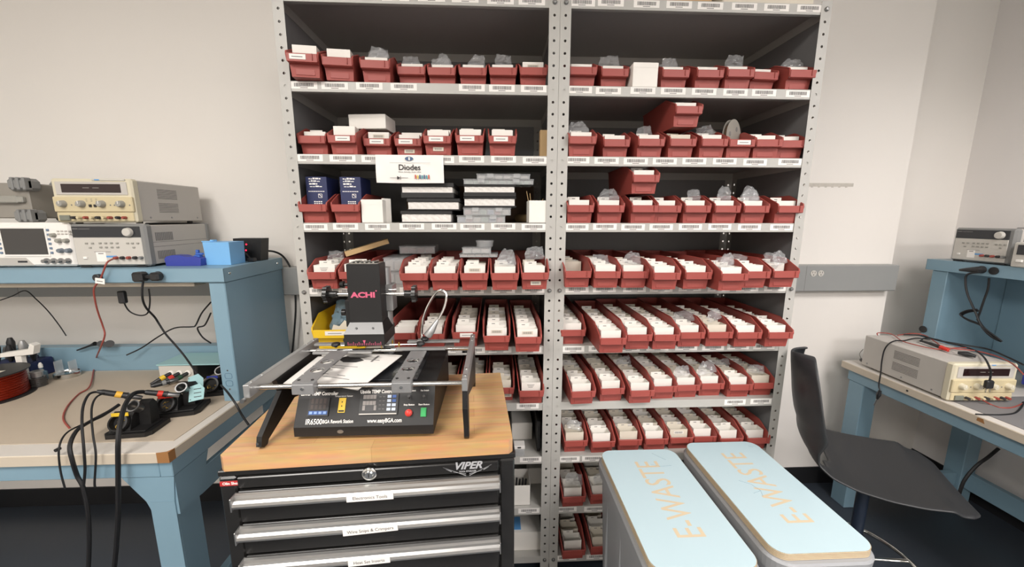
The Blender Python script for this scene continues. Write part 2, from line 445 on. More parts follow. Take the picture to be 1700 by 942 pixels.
# ------------------------------------------------------------------ storage bins
def bin_mesh(L, H=.1, wb=.0415, wt=.0492, matl=None, lipz=(.040, .062)):
    mb = MB(); hw = lambda z: wb+(wt-wb)*z/H
    prof = [(.022, 0), (L, 0), (L, H), (.078, H), (.070, H-.002), (.002, lipz[1]+.006), (0, lipz[1]), (0, lipz[0]+.004), (.014, lipz[0]-.004), (.018, lipz[0]-.006)]
    th = .0022
    for s_ in (-1, 1):
        o = [(s_*hw(z), y, z) for y, z in prof]; i_ = [(s_*(hw(z)-th), y, z) for y, z in prof]; n = len(prof)
        fo = tuple(range(n)); fi = tuple(range(2*n-1, n-1, -1))
        if s_ > 0: fo, fi = fo[::-1], fi[::-1]
        side = [(k, (k+1) % n, n+(k+1) % n, n+k) for k in range(n)]
        mb.add(o+i_, [fo, fi]+[q[::-1] if s_ < 0 else q for q in side])
        rim = [(s_*(hw(z)+.0006), y, z) for y, z in [(L, H), (.078, H), (.066, H-.004), (.003, lipz[1]+.006), (.0, lipz[1]-.004), (.003, lipz[0]+.003)]]
        mb.tube(rim, .002, 6)
    # floor, rear wall, recessed lower front, projecting lip bar, its rib and the ledge under it
    w0, w1 = hw(0)-.001, hw(H)-.001
    mb.box(-w0, w0, .022, L, 0, .0022)
    mb.add([(-w0, L-.002, 0), (w0, L-.002, 0), (w1, L-.002, H), (-w1, L-.002, H), (-w0, L, 0), (w0, L, 0), (w1, L, H), (-w1, L, H)],
           [(0, 1, 2, 3), (7, 6, 5, 4), (3, 2, 6, 7), (0, 4, 5, 1), (1, 5, 6, 2), (4, 0, 3, 7)])
    mb.tube([(-w1, L-.001, H), (w1, L-.001, H)], .0024, 6)
    wl = hw(lipz[0])-.001
    mb.add([(-w0, .022, 0), (w0, .022, 0), (wl, .018, lipz[0]-.004), (-wl, .018, lipz[0]-.004), (-w0, .0245, 0), (w0, .0245, 0), (wl, .0205, lipz[0]-.004), (-wl, .0205, lipz[0]-.004)],
           [(0, 1, 2, 3), (7, 6, 5, 4), (0, 4, 5, 1)])
    mb.box(-wl, wl, .001, .0205, lipz[0]-.004, lipz[0]-.002)
    wz = hw(.05); mb.rbox(-wz, wz, -.003, .002, lipz[0]-.003, lipz[1], .0012)
    mb.rbox(wz-.016, wz-.0135, -.006, -.002, lipz[0]+.002, lipz[1]-.001, .0006)
    mb.rbox(-w0+.012, w0-.012, .0195, .0215, .006, lipz[0]-.010, .0006)
    return mb
BIN_S = bin_mesh(.29).mesh('storage_bin', RED); BIN_L = bin_mesh(.43).mesh('storage_bin', RED)
lm = MB(); lm.rbox(-.024, .024, -.0008, 0, -.0075, .0075, .0002); lm.box(-.017, .015, -.0011, -.0007, -.0015, .0008, mi=1)
LABEL_ME = lm.mesh('bin_label', [PAPER, INKG])
lm = MB(); lm.rbox(-.018, .018, -.0008, 0, -.0065, .0065, .0002)
x_ = -.012
while x_ < .012: lm.box(x_, x_+.0015, -.0011, -.0007, -.003, .004, mi=1); x_ += .0031
LABEL2_ME = lm.mesh('barcode_label', [CARD2, INKG])

def box_mesh(h=.078, tab=.013, d=.040, wdt=.036, print_=None, m=None, tabside=-1):
    mb = MB(); t = .0009
    mb.box(-wdt, wdt, 0, t, 0, h); mb.box(-wdt, wdt, d-t, d, 0, h); mb.box(-wdt, -wdt+t, t, d-t, 0, h); mb.box(wdt-t, wdt, t, d-t, 0, h)
    mb.box(-wdt, wdt, 0, d, 0, t)
    if tab:
        a, b = (-wdt+.003, .010) if tabside < 0 else (-.008, wdt-.003)
        mb.box(a, b, d-t, d, h, h+tab); mb.box(-.018 if tabside < 0 else 0, -.006 if tabside < 0 else .012, d-t-.0003, d-t, h+tab*.4, h+tab*.6, mi=1)
    if print_ == 'bar':
        mb.box(-.020, .020, -.0003, 0, h-.020, h-.008, mi=2)
        x = -.016
        while x < .015: mb.box(x, x+.0016, -.0006, -.0002, h-.018, h-.010, mi=1); x += .0032
    if print_ == 'txt':
        for k in range(3): mb.box(-.015+.002*k, .013-.003*k, -.0005, 0, h-.010-.005*k, h-.0085-.005*k, mi=1)
    return mb.mesh('parts_box', m or [CARD, INKG, CARD2])
BOXES = {'big': box_mesh(.094, .005), 'bigbar': box_mesh(.086, 0, print_='bar'), 'plain': box_mesh(), 'tall': box_mesh(.083, .012), 'bar': box_mesh(.080, .012, print_='bar'), 'txt': box_mesh(.080, .012, print_='txt'),
         'cream': box_mesh(.079, .012, m=[CARD2, INKG, CARD]), 'low': box_mesh(.074, 0), 'right': box_mesh(.078, .012, tabside=1),
         'creambar': box_mesh(.079, .012, print_='bar', m=[CARD2, INKG, CARD])}
def bag_geo(seed, w_, h_, d_, nu=9, nv=9, pinch=.5):
    r = random.Random(seed); mb = MB(); N = {}
    for sg in (-1, 1):
        vs = []
        for j in range(nv+1):
            for i in range(nu+1):
                u = i/nu*2-1; v = j/nv
                edge = min(1-abs(u), v*1.6, (1-v)*1.2); k = (i, j)
                if k not in N: N[k] = (r.uniform(-.05, .05), r.uniform(-.05, .05), r.uniform(-.4, .4))
                n = N[k]; e = max(edge, 0)**.5
                ww = 1-pinch*v*v
                vs.append((w_/2*(u*ww+n[0]), sg*d_/2*e*(1+r.uniform(-.45, .45))+n[2]*d_*.3*v, h_*(v+n[1]*(1 if 0 < j else 0))))
        fs = [(j*(nu+1)+i, j*(nu+1)+i+1, (j+1)*(nu+1)+i+1, (j+1)*(nu+1)+i) for j in range(nv) for i in range(nu)]
        mb.add(vs, fs)
    lowz = min(v.z for v in mb.v)
    for v in mb.v: v.z -= lowz
    return mb
BAGS = [bag_geo(1, .075, .075, .03).mesh('plastic_bag', BAG), bag_geo(5, .07, .055, .035, pinch=.2).mesh('plastic_bag', BAG),
        bag_geo(9, .06, .085, .02, pinch=.75).mesh('plastic_bag', BAG)]

def zt2(n): return ztop(n)+.0004
NBOX = [0]
ROWI = {7: 'top row', 13: 'second row', 19: 'third row', 25: 'fourth row', 31: 'fifth row', 37: 'sixth row', 43: 'seventh row', 49: 'eighth row', 55: 'lowest row'}
ROWW = {}
for n_ in ROWI:
    ROWW['L%d' % n_] = ROWI[n_]+', left shelving'; ROWW['R%d' % n_] = ROWI[n_]+', right shelving'
def put_bin(key, i, X, Y, z, long_, cont, rz=0, tilt=0, label=None, lab2=None, what='', who=None):
    """cont: list of (variant or 'bag0', y offset or None)"""
    rowt = ROWW[key]
    front = {'big': 'tall white', 'bigbar': 'barcoded white', 'plain': 'plain white', 'tall': 'tall white', 'bar': 'barcoded white', 'txt': 'printed white', 'cream': 'cream', 'creambar': 'barcoded cream', 'low': 'low white', 'right': 'white'}
    who = who or ORD[i]+' from left'
    b = link('storage_bin', BIN_L if long_ else BIN_S, None, (X, Y, z), (tilt, 0, rz))
    tag(b, ('red %s bin%s, %s, %s' % ('long' if long_ else 'plastic', what, who, rowt)), 'storage bin', 'red storage bins')
    if label is not None: link('bin_label', LABEL_ME, b, (label, -.0034, .051))
    if lab2 is not None: link('barcode_label', LABEL2_ME, b, (lab2, .0185, .022), (-.08, 0, 0))
    M = Matrix.LocRotScale(Vector((X, Y, z)), b.rotation_euler, None)
    y = .026
    for j, c in enumerate(cont):
        dz = 0; yy = None
        if isinstance(c, tuple): c, yy, dz = (c+(0,))[:3] if len(c) == 2 else c
        if c.startswith('bag'):
            k = int(c[3]); p = M @ Vector((random.uniform(-.008, .008), (yy if yy is not None else y+.02), .080+dz))
            o = link('plastic_bag', BAGS[k], None, p, (random.uniform(-.5, .1), random.uniform(-.25, .25), random.uniform(-.4, .4))); o.scale = (random.uniform(.85, 1.1), 1, random.uniform(.55, .85))
            tag(o, 'clear bag rising from bin %s, %s%s' % (who, rowt, '' if not any(isinstance(q, tuple) and q[0].startswith('bag') for q in cont[:j]) else ', behind another'), 'plastic bag', 'clear bags in the bins')
            continue
        if yy is not None: y = yy
        p = M @ Vector((random.uniform(-.0012, .0012), y, .0025))
        o = link('parts_box', BOXES[c], None, p, (tilt+random.uniform(-.02, 0), 0, rz+random.uniform(-.02, .02)))
        pos = 'front' if j == 0 else ORD[j]
        tag(o, '%s card box, %s in bin %s, %s' % (front[c], pos, who, rowt), 'parts box', 'card boxes in the bins')
        NBOX[0] += 1
        y += .0445 if not long_ else .058
    return b
G_, GB = 'big', 'bigbar'
P_, T_, B_, X_, C_, L_, R_, CB = 'plain', 'tall', 'bar', 'txt', 'cream', 'low', 'right', 'creambar'
g0, g1, g2 = 'bag0', 'bag1', 'bag2'
# left unit, top row (the three nearest the wall end are pulled forward)
for i, (X, Y, rz, tl, ct, lb) in enumerate([
        (-.814, -.050, .10, .05, [G_], -.012), (-.716, -.026, .10, .03, [G_], None), (-.603, -.008, .06, .02, [P_, (g0, .05), (g1, .06)], None), (-.497, .040, 0, 0, [P_, (g1, .05)], None),
        (-.395, .042, 0, 0, [P_, (g1, .05), (g2, .08, .01)], None), (-.289, .038, 0, 0, [P_, (g0, .07)], None), (-.186, .032, 0, 0, [P_, (g1, .05)], None), (-.082, .026, 0, 0, [GB], None)]):
    put_bin('L7', i, X, Y, zt2(7)+(.29*math.sin(tl)*0+.0015+.022*0), False, ct, rz, 0, lb)
for i, (X, Y, ct, lb, l2) in enumerate([(-.836, .018, [P_, L_], None, None), (-.730, .004, [G_], .004, None), (-.628, .052, [GB], .0, None), (-.519, .048, [P_, G_], -.008, .0),
        (-.410, -.002, [T_, G_], -.004, .0), (-.300, -.016, [T_, G_], -.008, None), (-.189, -.014, [T_, G_], -.006, None)]):
    put_bin('L13', i, X, Y, zt2(13), False, ct, 0, 0, lb, l2)
for i, (X, Y) in enumerate([(-.838, -.012), (-.728, -.014)]): put_bin('L19', i, X, Y, zt2(19), False, [], what=' with a navy carton')
for i, (X, Y, ct, l2) in enumerate([(-.811, -.048, [X_, P_, C_, (g1, .12)], None), (-.708, -.044, [T_, P_], None), (-.490, -.085, [P_, X_, X_, P_, T_], None), (-.389, -.088, [P_, X_, X_, X_], None),
        (-.288, -.088, [B_, P_, C_], None), (-.184, -.090, [P_, P_, (g0, .045), (g1, .09)], None), (-.080, -.082, [P_, C_, (g1, .06, .02)], .004)]):
    put_bin('L25', i, X, Y, zt2(25), True, ct, 0, 0, None, l2)
for i, (X, Y, ct, lb) in enumerate([(-.552, -.018, [L_, L_], None), (-.450, -.033, [P_, P_, C_], None), (-.329, -.014, [P_, X_, C_, C_, C_], .006), (-.213, -.063, [B_, X_, P_, C_, P_, C_], None), (-.102, -.082, [B_, X_, X_, X_, P_, C_], None)]):
    put_bin('L31', i, X, Y, zt2(31), True, ct, 0, 0, lb, None, who=ORD[i]+' after yellow one')
for i, (X, Y, ct, l2) in enumerate([(-.415, .01, [P_, C_, C_], None), (-.303, .006, [P_, C_, C_, P_], None), (-.194, .004, [C_, P_, C_], .02), (-.083, -.025, [X_, P_, C_, P_, P_], None)]):
    put_bin('L37', i, X, Y, zt2(37), True, ct, 0, 0, None, l2, who=ORD[i]+' from left')
# right unit
for i, (X, Y, rz, ct) in enumerate([(.084, .010, 0, [P_]), (.197, .020, 0, [P_, (g1, .06)]), (.408, .018, 0, [P_, (g1, .04), (g2, .10)]), (.527, .014, 0, [P_, P_]), (.628, .004, 0, [P_, (g1, .05)]),
        (.730, .024, .06, [P_, P_]), (.842, -.002, 0, [P_, (g0, .06)])]):
    put_bin('R7', i, X, Y, zt2(7), False, ct, rz, who=(ORD[i-2]+' after white carton') if i > 1 else None)
for i, (X, Y, rz, ct, lb) in enumerate([(.083, -.022, 0, [P_, T_, T_, (g0, .05)], None), (.214, .022, 0, [P_, P_], None), (.333, .008, 0, [P_, (g1, .07)], None), (.443, .002, 0, [C_], None),
        (.553, -.004, 0, [P_, P_, (g1, .06)], None), (.654, .0, 0, [], .004), (.750, -.004, -.04, [P_, P_], None), (.845, .008, -.08, [P_], None)]):
    put_bin('R13', i, X, Y, zt2(13), False, ct, rz, 0, lb)
put_bin('R13', 3, .449, -.012, zt2(13)+.1035, False, [P_], 0, 0, None, None, ', stacked on top', who='the raised one')
for i, (X, Y, rz, ct) in enumerate([(.084, -.018, 0, [P_, P_]), (.193, -.016, 0, [P_, (g0, .03)]), (.314, -.018, 0, [P_]), (.404, -.004, 0, [P_, P_]), (.508, -.012, 0, [P_, (g1, .04)]), (.616, -.014, 0, [P_, (g0, .04)]),
        (.724, -.012, 0, [P_, (g0, .05), (g2, .03)]), (.846, -.018, 0, [P_, P_])]):
    put_bin('R19', i, X, Y, zt2(19), False, ct, rz)
put_bin('R19', 2, .310, -.022, zt2(19)+.1035, False, [P_, (g1, .07)], 0, 0, None, None, ', stacked on top', who='the raised one')
for i, (X, Y, rz, ct) in enumerate([(.076, -.048, 0, [(C_, .12), P_]), (.177, -.060, 0, [P_, P_, P_, C_, (g1, .07)]), (.276, -.064, 0, [P_, P_, C_, (g0, .05)]), (.372, -.100, 0, [P_, T_, P_, C_]), (.486, -.094, 0, [P_, P_, P_, C_]),
        (.592, -.130, 0, [P_, P_, C_, (g1, .08), (g0, .04)]), (.705, -.080, 0, [P_, P_, (g1, .12)]), (.816, -.072, 0, [(X_, .06), (g0, .03), (g1, .08)])]):
    put_bin('R25', i, X, Y, zt2(25), True, ct, rz)
for i, (X, Y, rz, ct) in enumerate([(.074, -.002, 0, [P_, P_, C_, P_, C_, P_]), (.194, -.105, 0, [P_, P_, X_, P_, C_, P_]), (.301, -.070, 0, [P_, P_, P_, C_, P_, C_]), (.400, -.074, 0, [P_, P_, P_, C_, P_, C_]), (.506, -.050, 0, [P_, P_, C_, P_, C_, (g1, .08)]),
        (.612, -.050, 0, [C_, C_, P_, C_, P_, (g1, .05, .01)]), (.716, -.058, 0, [P_, P_, C_, P_, C_]), (.832, -.062, 0, [P_, R_, P_, P_, C_])]):
    put_bin('R31', i, X, Y, zt2(31), True, ct, rz)
for i, (X, Y, rz, ct) in enumerate([(.112, -.038, .05, [P_, P_, C_, P_, C_, P_]), (.230, -.018, .05, [P_, P_, C_, C_, P_, C_]), (.337, -.040, .03, [P_, P_, C_, P_, C_, C_, (g1, .2)]), (.440, -.008, .02, [P_, C_, P_, P_, C_]), (.535, .000, 0, [P_, C_, P_, C_, C_, (g1, .045)]),
        (.638, .010, 0, [P_, C_, P_, C_, (g0, .05)]), (.745, -.004, 0, [P_, C_, P_, C_, (g1, .14)]), (.846, .006, 0, [C_, C_, P_, C_, (g1, .05)])]):
    put_bin('R37', i, X, Y, zt2(37), True, ct, rz)
for i, (X, Y, rz, ct) in enumerate([(.100, .004, .03, [C_, P_, C_, P_, (g1, .05)]), (.207, -.006, .02, [P_, P_, C_, P_]), (.318, .002, 0, [C_, P_, C_, P_, (g1, .2)]), (.426, .004, 0, [P_, C_, P_, C_]), (.530, .008, 0, [CB, P_, C_, P_]),
        (.630, .012, 0, [P_, C_, P_, C_]), (.728, -.006, 0, [R_, P_, C_, P_]), (.838, -.008, 0, [P_, P_, C_, P_])]):
    put_bin('R43', i, X, Y, zt2(43), True, ct, rz)
for i, (X, Y, rz, ct) in enumerate([(.094, -.021, .03, [P_, P_, (g1, .045), C_]), (.211, -.012, .03, [P_, C_, (g1, .045), P_]), (.33, -.01, 0, [P_, C_])]): put_bin('R49', i, X, Y, zt2(49), True, ct, rz)
for i, (X, Y, rz, ct) in enumerate([(.096, -.040, .03, [P_, C_, P_, C_]), (.217, -.026, .02, [C_, P_, C_]), (.33, -.02, 0, [P_, C_])]): put_bin('R55', i, X, Y, zt2(55), True, ct, rz)

# ------------------------------------------------------------------ other things on the shelves
def wbox(name, x0, x1, y0, y1, z0, z1, label, cat, m=CARD, group=None, open_top=False, rz=0, lid=True):
    c = Vector(((x0+x1)/2, (y0+y1)/2, z0)); t = thing(name, label, cat, c, rz, group)
    a, b, h = (x1-x0)/2, (y1-y0)/2, z1-z0; mb = MB()
    if open_top:
        k = .0012
        mb.box(-a, a, -b, -b+k, 0, h); mb.box(-a, a, b-k, b, 0, h); mb.box(-a, -a+k, -b, b, 0, h); mb.box(a-k, a, -b, b, 0, h); mb.box(-a, a, -b, b, 0, k)
        part('carton', mb, m, t)
    else:
        mb.rbox(-a, a, -b, b, 0, h, .0012); part('carton', mb, m, t)
        if lid:
            mb = MB(); mb.box(-a, a, -b-.0006, -b, h*.80, h); mb.box(-a+.002, a-.002, -b+.001, b, h, h+.0012); part('flap', mb, m, t)
    return t
# two navy cartons standing in the first two bins of the blue-carton row
for i, x0 in enumerate((-.885, -.768)):
    x1 = x0+.077; z0 = zt2(19)+.003; t = thing('navy_carton', ['navy blue carton with white print, in the leftmost bin of third row', 'navy blue carton with white print, beside the cream flap, second bin'][i], 'carton', (x0+.0385+.006, .09, z0), 0, 'navy cartons')
    mb = MB(); mb.rbox(-.036, .036, -.055, .055, 0, .155, .001); part('carton', mb, NAVY, t)
    mb = MB(); r = random.Random(4)
    for zz, n, hh in ((.146, 5, .006), (.138, 4, .005), (.128, 3, .006), (.120, 4, .005)):
        x = -.026+r.uniform(0, .006)
        for k in range(n):
            wd = r.uniform(.004, .012); mb.box(x, x+wd, -.0553, -.055, zz, zz+hh*r.uniform(.4, 1)); x += wd+.0018
            if x > .024: break
    for k in range(9): mb.box(-.028+k*.0062, -.0238+k*.0062, -.0553, -.055, .1035, .1065)
    for q in ((.004, .018, .083, .0845), (.004, .018, .0955, .097), (.004, .0055, .083, .097), (.0165, .018, .083, .097)): mb.box(q[0], q[1], -.0553, -.055, q[2], q[3])
    mb.add([(.006, -.0553, .095), (.0145, -.0553, .0865), (.016, -.0553, .088), (.0075, -.0553, .0965)], [(0, 1, 2, 3)])
    for zz in (.068, .062): 
        for k in range(4): mb.box(-.012+k*.0075, -.0065+k*.0075, -.0553, -.055, zz, zz+.004*r.uniform(.6, 1))
    part('print', mb, PAPER, t)
wbox('white_carton', -.679, -.606, .0, .11, zt2(19), zt2(19)+.078, 'plain white carton on third shelf, right of the two navy cartons', 'carton')
mb = MB(); mb.box(-.625, -.588, .03, .032, zt2(19), zt2(19)+.085, Matrix.Translation((-.6, .05, 0)) @ Matrix.Rotation(.9, 4, 'Z') @ Matrix.Translation((.6, -.03, 0)))
solo('card_flap', mb, CARD, 'loose white card leaning beside the plain white carton, third shelf', 'card')
mb = MB(); mb.box(-.59, -.05, .30, .306, zt2(19), zt2(19)+.15); solo('cardboard_sheet', mb, BROWN, 'brown cardboard sheet standing behind the booklets at back of shelf', 'cardboard')
mb = MB(); mb.cyl((-.12, .24, zt2(19)+.016), (-.06, .10, zt2(19)+.016), .016, n=16); solo('cardboard_tube', mb, CARDB, 'brown tube lying behind the organizer boxes, third shelf', 'tube', smooth=True)
def booklet(x0, x1, z0, zp0, zp1, z1, label, y0=.02, dep=.22):
    t = thing('sample_booklet', label, 'booklet', ((x0+x1)/2, y0+dep/2, z0), 0, 'component sample booklets')
    mb = MB(); mb.rbox(x0-.004, x1+.006, y0-.003, y0+dep, zp1, z1, .0015)
    mb.rbox(x0-.004, x1+.006, y0-.003, y0+dep, z0, zp0, .0015); mb.box(x0-.004, x1+.006, y0+dep-.004, y0+dep, z0, z1)
    part('cover', mb, BLKM, t, True)
    mb = MB(); n = int((zp1-zp0)/.0032); h = (zp1-zp0)/n
    for k in range(n):
        sh = random.uniform(-.0015, .0015)
        mb.grid(lambda u, v, k=k, sh=sh: Vector((x0+(x1-x0)*u, y0+.0015+.0016*math.sin(u*40+k), zp0+h*(k+.08)+v*h*.8)), 24, 1)
        mb.box(x0, x1, y0+.004+sh, y0+dep-.006, zp0+h*k, zp0+h*(k+.97))
    part('pages', mb, PAPER, t, True)
zb = zt2(19)
booklet(-.546, -.374, zb, zb+.003, zb+.030, zb+.042, 'black sample booklet, bottom of the three stacked under the diodes sign')
booklet(-.522, -.346, zb+.0425, zb+.0475, zb+.072, zb+.085, 'black sample booklet, middle of the three stacked under the diodes sign')
booklet(-.541, -.366, zb+.0855, zb+.1045, zb+.124, zb+.139, 'black sample booklet, top of the three stacked under the diodes sign')
def organizer(x0, x1, y0, y1, z0, z1, label, m=CLEARP, cells=6, fill=None, latch=2):
    t = thing('organizer_box', label, 'organizer box', ((x0+x1)/2, (y0+y1)/2, z0), 0, 'clear organizer boxes')
    mb = MB(); k = .0015
    mb.box(x0, x1, y0, y0+k, z0, z1-.004); mb.box(x0, x1, y1-k, y1, z0, z1-.004); mb.box(x0, x0+k, y0, y1, z0, z1-.004); mb.box(x1-k, x1, y0, y1, z0, z1-.004); mb.box(x0, x1, y0, y1, z0, z0+k)
    part('tray', mb, m, t, True)
    mb = MB(); mb.rbox(x0-.002, x1+.002, y0-.002, y1+.002, z1-.004, z1, .0008); part('lid', mb, m, t, True)
    for i in range(latch):
        xx = x0+(x1-x0)*(i+.5)/latch; mb = MB(); mb.rbox(xx-.012, xx+.012, y0-.006, y0-.002, z1-.014, z1+.0005, .001); part('latch', mb, m, t, True)
    mb = MB(); cols = [mat('resistor_pack_'+n, rgb(*c), .6) for n, c in (('red', (150, 90, 90)), ('blue', (90, 105, 140)), ('green', (100, 130, 110)), ('pale', (170, 160, 150)))]
    for c in range(cells):
        a = x0+.004+(x1-x0-.008)*c/cells; b = a+(x1-x0-.008)/cells*.86
        mb.rbox(a, b, y0+.006, y1-.006, z0+k+.0005, z0+(z1-z0)*.72, .002, mi=(c*7+int(x0*100)) % 4 if fill is None else fill)
    part('contents', mb, cols, t, True)
organizer(-.351, -.180, .02, .14, zb, zb+.026, 'clear organizer box of coloured parts, lowest of right stack on third shelf')
organizer(-.328, -.160, .02, .14, zb+.0265, zb+.053, 'clear organizer box, second from bottom of the right stack, third shelf')
booklet(-.324, -.146, zb+.0535, zb+.060, zb+.084, zb+.090, 'black sample booklet under another, between clear organizer boxes at right')
booklet(-.323, -.147, zb+.0905, zb+.1065, zb+.126, zb+.133, 'black sample booklet directly under the two flat clear organizer boxes')
organizer(-.325, -.080, .015, .13, zb+.1335, zb+.152, 'wide flat organizer box with green tint, second from top on third shelf', cells=8, fill=2)
organizer(-.279, -.092, .02, .13, zb+.1525, zb+.170, 'smaller clear organizer box, topmost of the stack on third shelf', cells=6, fill=3, latch=2)
cup = wbox('white_carton', -.097, -.029, .0, .10, zb, zb+.078, 'open white carton with wires sticking out, right end of third shelf', 'carton', open_top=True)
for i, (dx, tx, tz) in enumerate(((.008, -.012, .035), (.014, -.006, .028), (.045, .012, .008))):
    mb = MB(); mb.tube([(-.097+dx, .05, zb+.004), (-.097+dx+tx*.4, .05, zb+.075), (-.097+dx+tx, .05, zb+.078+tz)], .0011, 6)
    solo('wire_lead', mb, CARDB, ['thin lead leaning furthest left out of open white carton', 'thin lead beside the leftmost in open white carton', 'short lead at right side of open white carton'][i], 'wire', 'leads in the open carton')
# the sheet hanging from the third shelf lip
t = thing('diodes_sign', 'white paper sign reading Diodes, taped to the left shelving lip', 'sign', (-.506, -.004, 1.596))
def sheet(u, v):
    return Vector((-.620+.229*u, -.0035-.0035*math.sin(v*PI)*(.6+.4*math.sin(u*5))-.001*math.sin(u*17+v*6), 1.598+.092*v-.004*math.sin(u*PI)*(1-v)*.3))
mb = MB(); mb.grid(sheet, 24, 10); part('paper', mb, PAPER, t, True, smooth=True)
sy = -.0088
mb = MB(); add_text(mb, 'Diodes', .026, frame((-.506, sy, 1.648), (1, 0, 0), (0, 0, 1)), mi=0, bold=.0003)
add_text(mb, 'Silicon, Schottky, Zener, LEDs', .0062, frame((-.506, sy, 1.6335), (1, 0, 0), (0, 0, 1)), mi=0)
mb.box(-.572, -.435, sy-.0001, sy, 1.6632, 1.6638, mi=2)
mb.box(-.573, -.512, sy-.0001, sy, 1.6135, 1.6145, mi=0); mb.add([(-.549, sy, 1.620), (-.549, sy, 1.608), (-.538, sy, 1.614)], [(0, 1, 2)], 0); mb.box(-.538, -.5368, sy-.0001, sy, 1.608, 1.620, mi=0)
for k in range(7): mb.box(-.489+k*.0075, -.4845+k*.0075, sy-.0001, sy, 1.611, 1.6245-.0015*(k % 2), mi=[3, 4, 1, 5, 1, 5, 3][k])
mb.add([(-.506+.014*math.cos(a)*(1), sy, 1.677+.007*math.sin(a)) for a in [2*PI*k/16 for k in range(16)]], [tuple(range(16))], 1)
mb.add([(-.5085, sy-.0002, 1.672), (-.503, sy-.0002, 1.672), (-.5035, sy-.0002, 1.682), (-.508, sy-.0002, 1.682)], [(0, 1, 2, 3)], 6)
part('print', mb, [INK, mat('print_slate', rgb(80, 100, 130), .7), INKG, mat('print_red', rgb(190, 90, 70), .7), mat('print_yellow', rgb(215, 190, 90), .7), mat('print_teal', rgb(80, 150, 160), .7), PAPER], t, True)
# second row extras
bx = wbox('white_carton', -.735, -.60, .10, .20, zt2(13)+.1045, zt2(13)+.153, 'long white carton lying across the bins of second row', 'carton', rz=-.10)
mb = MB()
a0 = at(885, 258, Y=.05); mb.prism([(-.055, .04), (-.026, .04), (-.026, .07), (-.055, .07)], 2, zt2(13), zt2(13)+.094)
solo('cardboard_tube', mb, CARDB, 'tan cardboard block standing at right end of second shelf', 'cardboard')
wbox('white_carton', .252, .338, .002, .075, zt2(7), zt2(7)+.076, 'white carton standing between red bins, top row right shelving', 'carton')
# tape reels in the sixth bin of the second row
def reel(c, R, w_, rot, label):
    t = thing('component_reel', label, 'reel', c, 0, 'component reels', rot=rot)
    for s_ in (-1, 1):
        mb = MB(); mb.lathe([(.008, s_*w_/2), (R, s_*w_/2), (R, s_*(w_/2+.0015)), (.008, s_*(w_/2+.0015))], n=36)
        f = part('flange', mb, REEL, t, smooth=True)
        mb = MB()
        for k in range(3):
            a = 2*PI*k/3+.4; mb.lathe([(.009, s_*(w_/2+.0016)), (0, s_*(w_/2+.0019))], (R*.55*math.cos(a), R*.55*math.sin(a), 0), n=12)
        part('window', mb, INKG, f)
    mb = MB(); mb.lathe([(.008, -w_/2), (R*.8, -w_/2), (R*.8, w_/2), (.008, w_/2)], n=30); part('tape_roll', mb, BROWN, t, smooth=True)
reel((.655, .070, zt2(13)+.086), .058, .012, (0, PI/2, -.95), 'grey component reel standing in the sixth bin of second row, front one')
reel((.632, .175, zt2(13)+.082), .050, .012, (0, PI/2, -1.15), 'grey component reel behind another reel, second row of right shelving')
mb = MB()
# fourth row extras
organizer(-.597, -.458, .17, .27, zt2(25)+.1045, zt2(25)+.135, 'clear box lying across rear of bins, fourth row left of stack', cells=4, fill=0, latch=0)
organizer(-.345, -.208, .02, .10, zt2(25)+.1045, zt2(25)+.117, 'flat clear tray, lowest of small stack on fourth row bins', cells=5, fill=3, latch=0)
organizer(-.335, -.232, .025, .095, zt2(25)+.1175, zt2(25)+.140, 'clear box in the middle of small stack, fourth row', cells=3, fill=3, latch=0)
t = thing('round_tub', 'round clear tub on top of the small stack, fourth row', 'tub', (-.255, .06, zt2(25)+.1405))
mb = MB(); mb.lathe([(.030, 0), (.032, .018), (.032, .0185)], n=28); part('tub', mb, CLEARP, t, smooth=True)
mb = MB(); mb.lathe([(.034, .018), (.034, .024), (0, .024)], n=28); part('lid', mb, CLEARP, t, smooth=True)
organizer(-.632, -.552, .06, .20, zt2(25), zt2(25)+.05, 'clear box on the shelf in the gap right of heater head', cells=2, fill=3, latch=0)
organizer(-.630, -.556, .06, .20, zt2(25)+.0505, zt2(25)+.10, 'clear box stacked on another in the gap right of heater head', cells=2, fill=3, latch=0)
mb = MB(); mb.box(0, .16, 0, .03, 0, .018); t = link('wooden_strip', mb.mesh('wooden_strip', CARDB), None, (-.76, .05, zt2(25)+.105), (0, -.28, .45))
tag(t, 'tan wooden strip tilted across second bin of fourth row', 'wood strip')
# fifth row: the yellow bin and its zip bag
YB = bin_mesh(.28, .12, .082, .098, lipz=(.05, .078)).mesh('storage_bin', YEL)
yb = link('storage_bin', YB, None, (-.780, -.022, zt2(31))); tag(yb, 'wide yellow storage bin at left end of fifth row', 'storage bin')
link('bin_label', LABEL_ME, yb, (-.01, -.0034, .066)).scale = (1.5, 1, 1)
zm = bag_geo(21, .13, .13, .05, 12, 12, .1)
z_ = link('zip_bag', zm.mesh('zip_bag', BAGB, smooth=True), None, (-.790, .07, zt2(31)+.028), (-.1, .25, .1)); tag(z_, 'bluish zip bag with papers leaning in the yellow bin', 'plastic bag')
mb = MB(); mb.box(-.04, .03, -.002, .002, 0, .05); mb.box(-.035, .02, -.006, -.004, 0, .07, Matrix.Rotation(.4, 4, 'Y')); s_ = link('paper_slip', mb.mesh('paper_slip', CARD2), None, (-.80, .035, zt2(31)+.02), (-.2, .3, 0)); tag(s_, 'cream paper slips in front of the zip bag, yellow bin', 'paper')
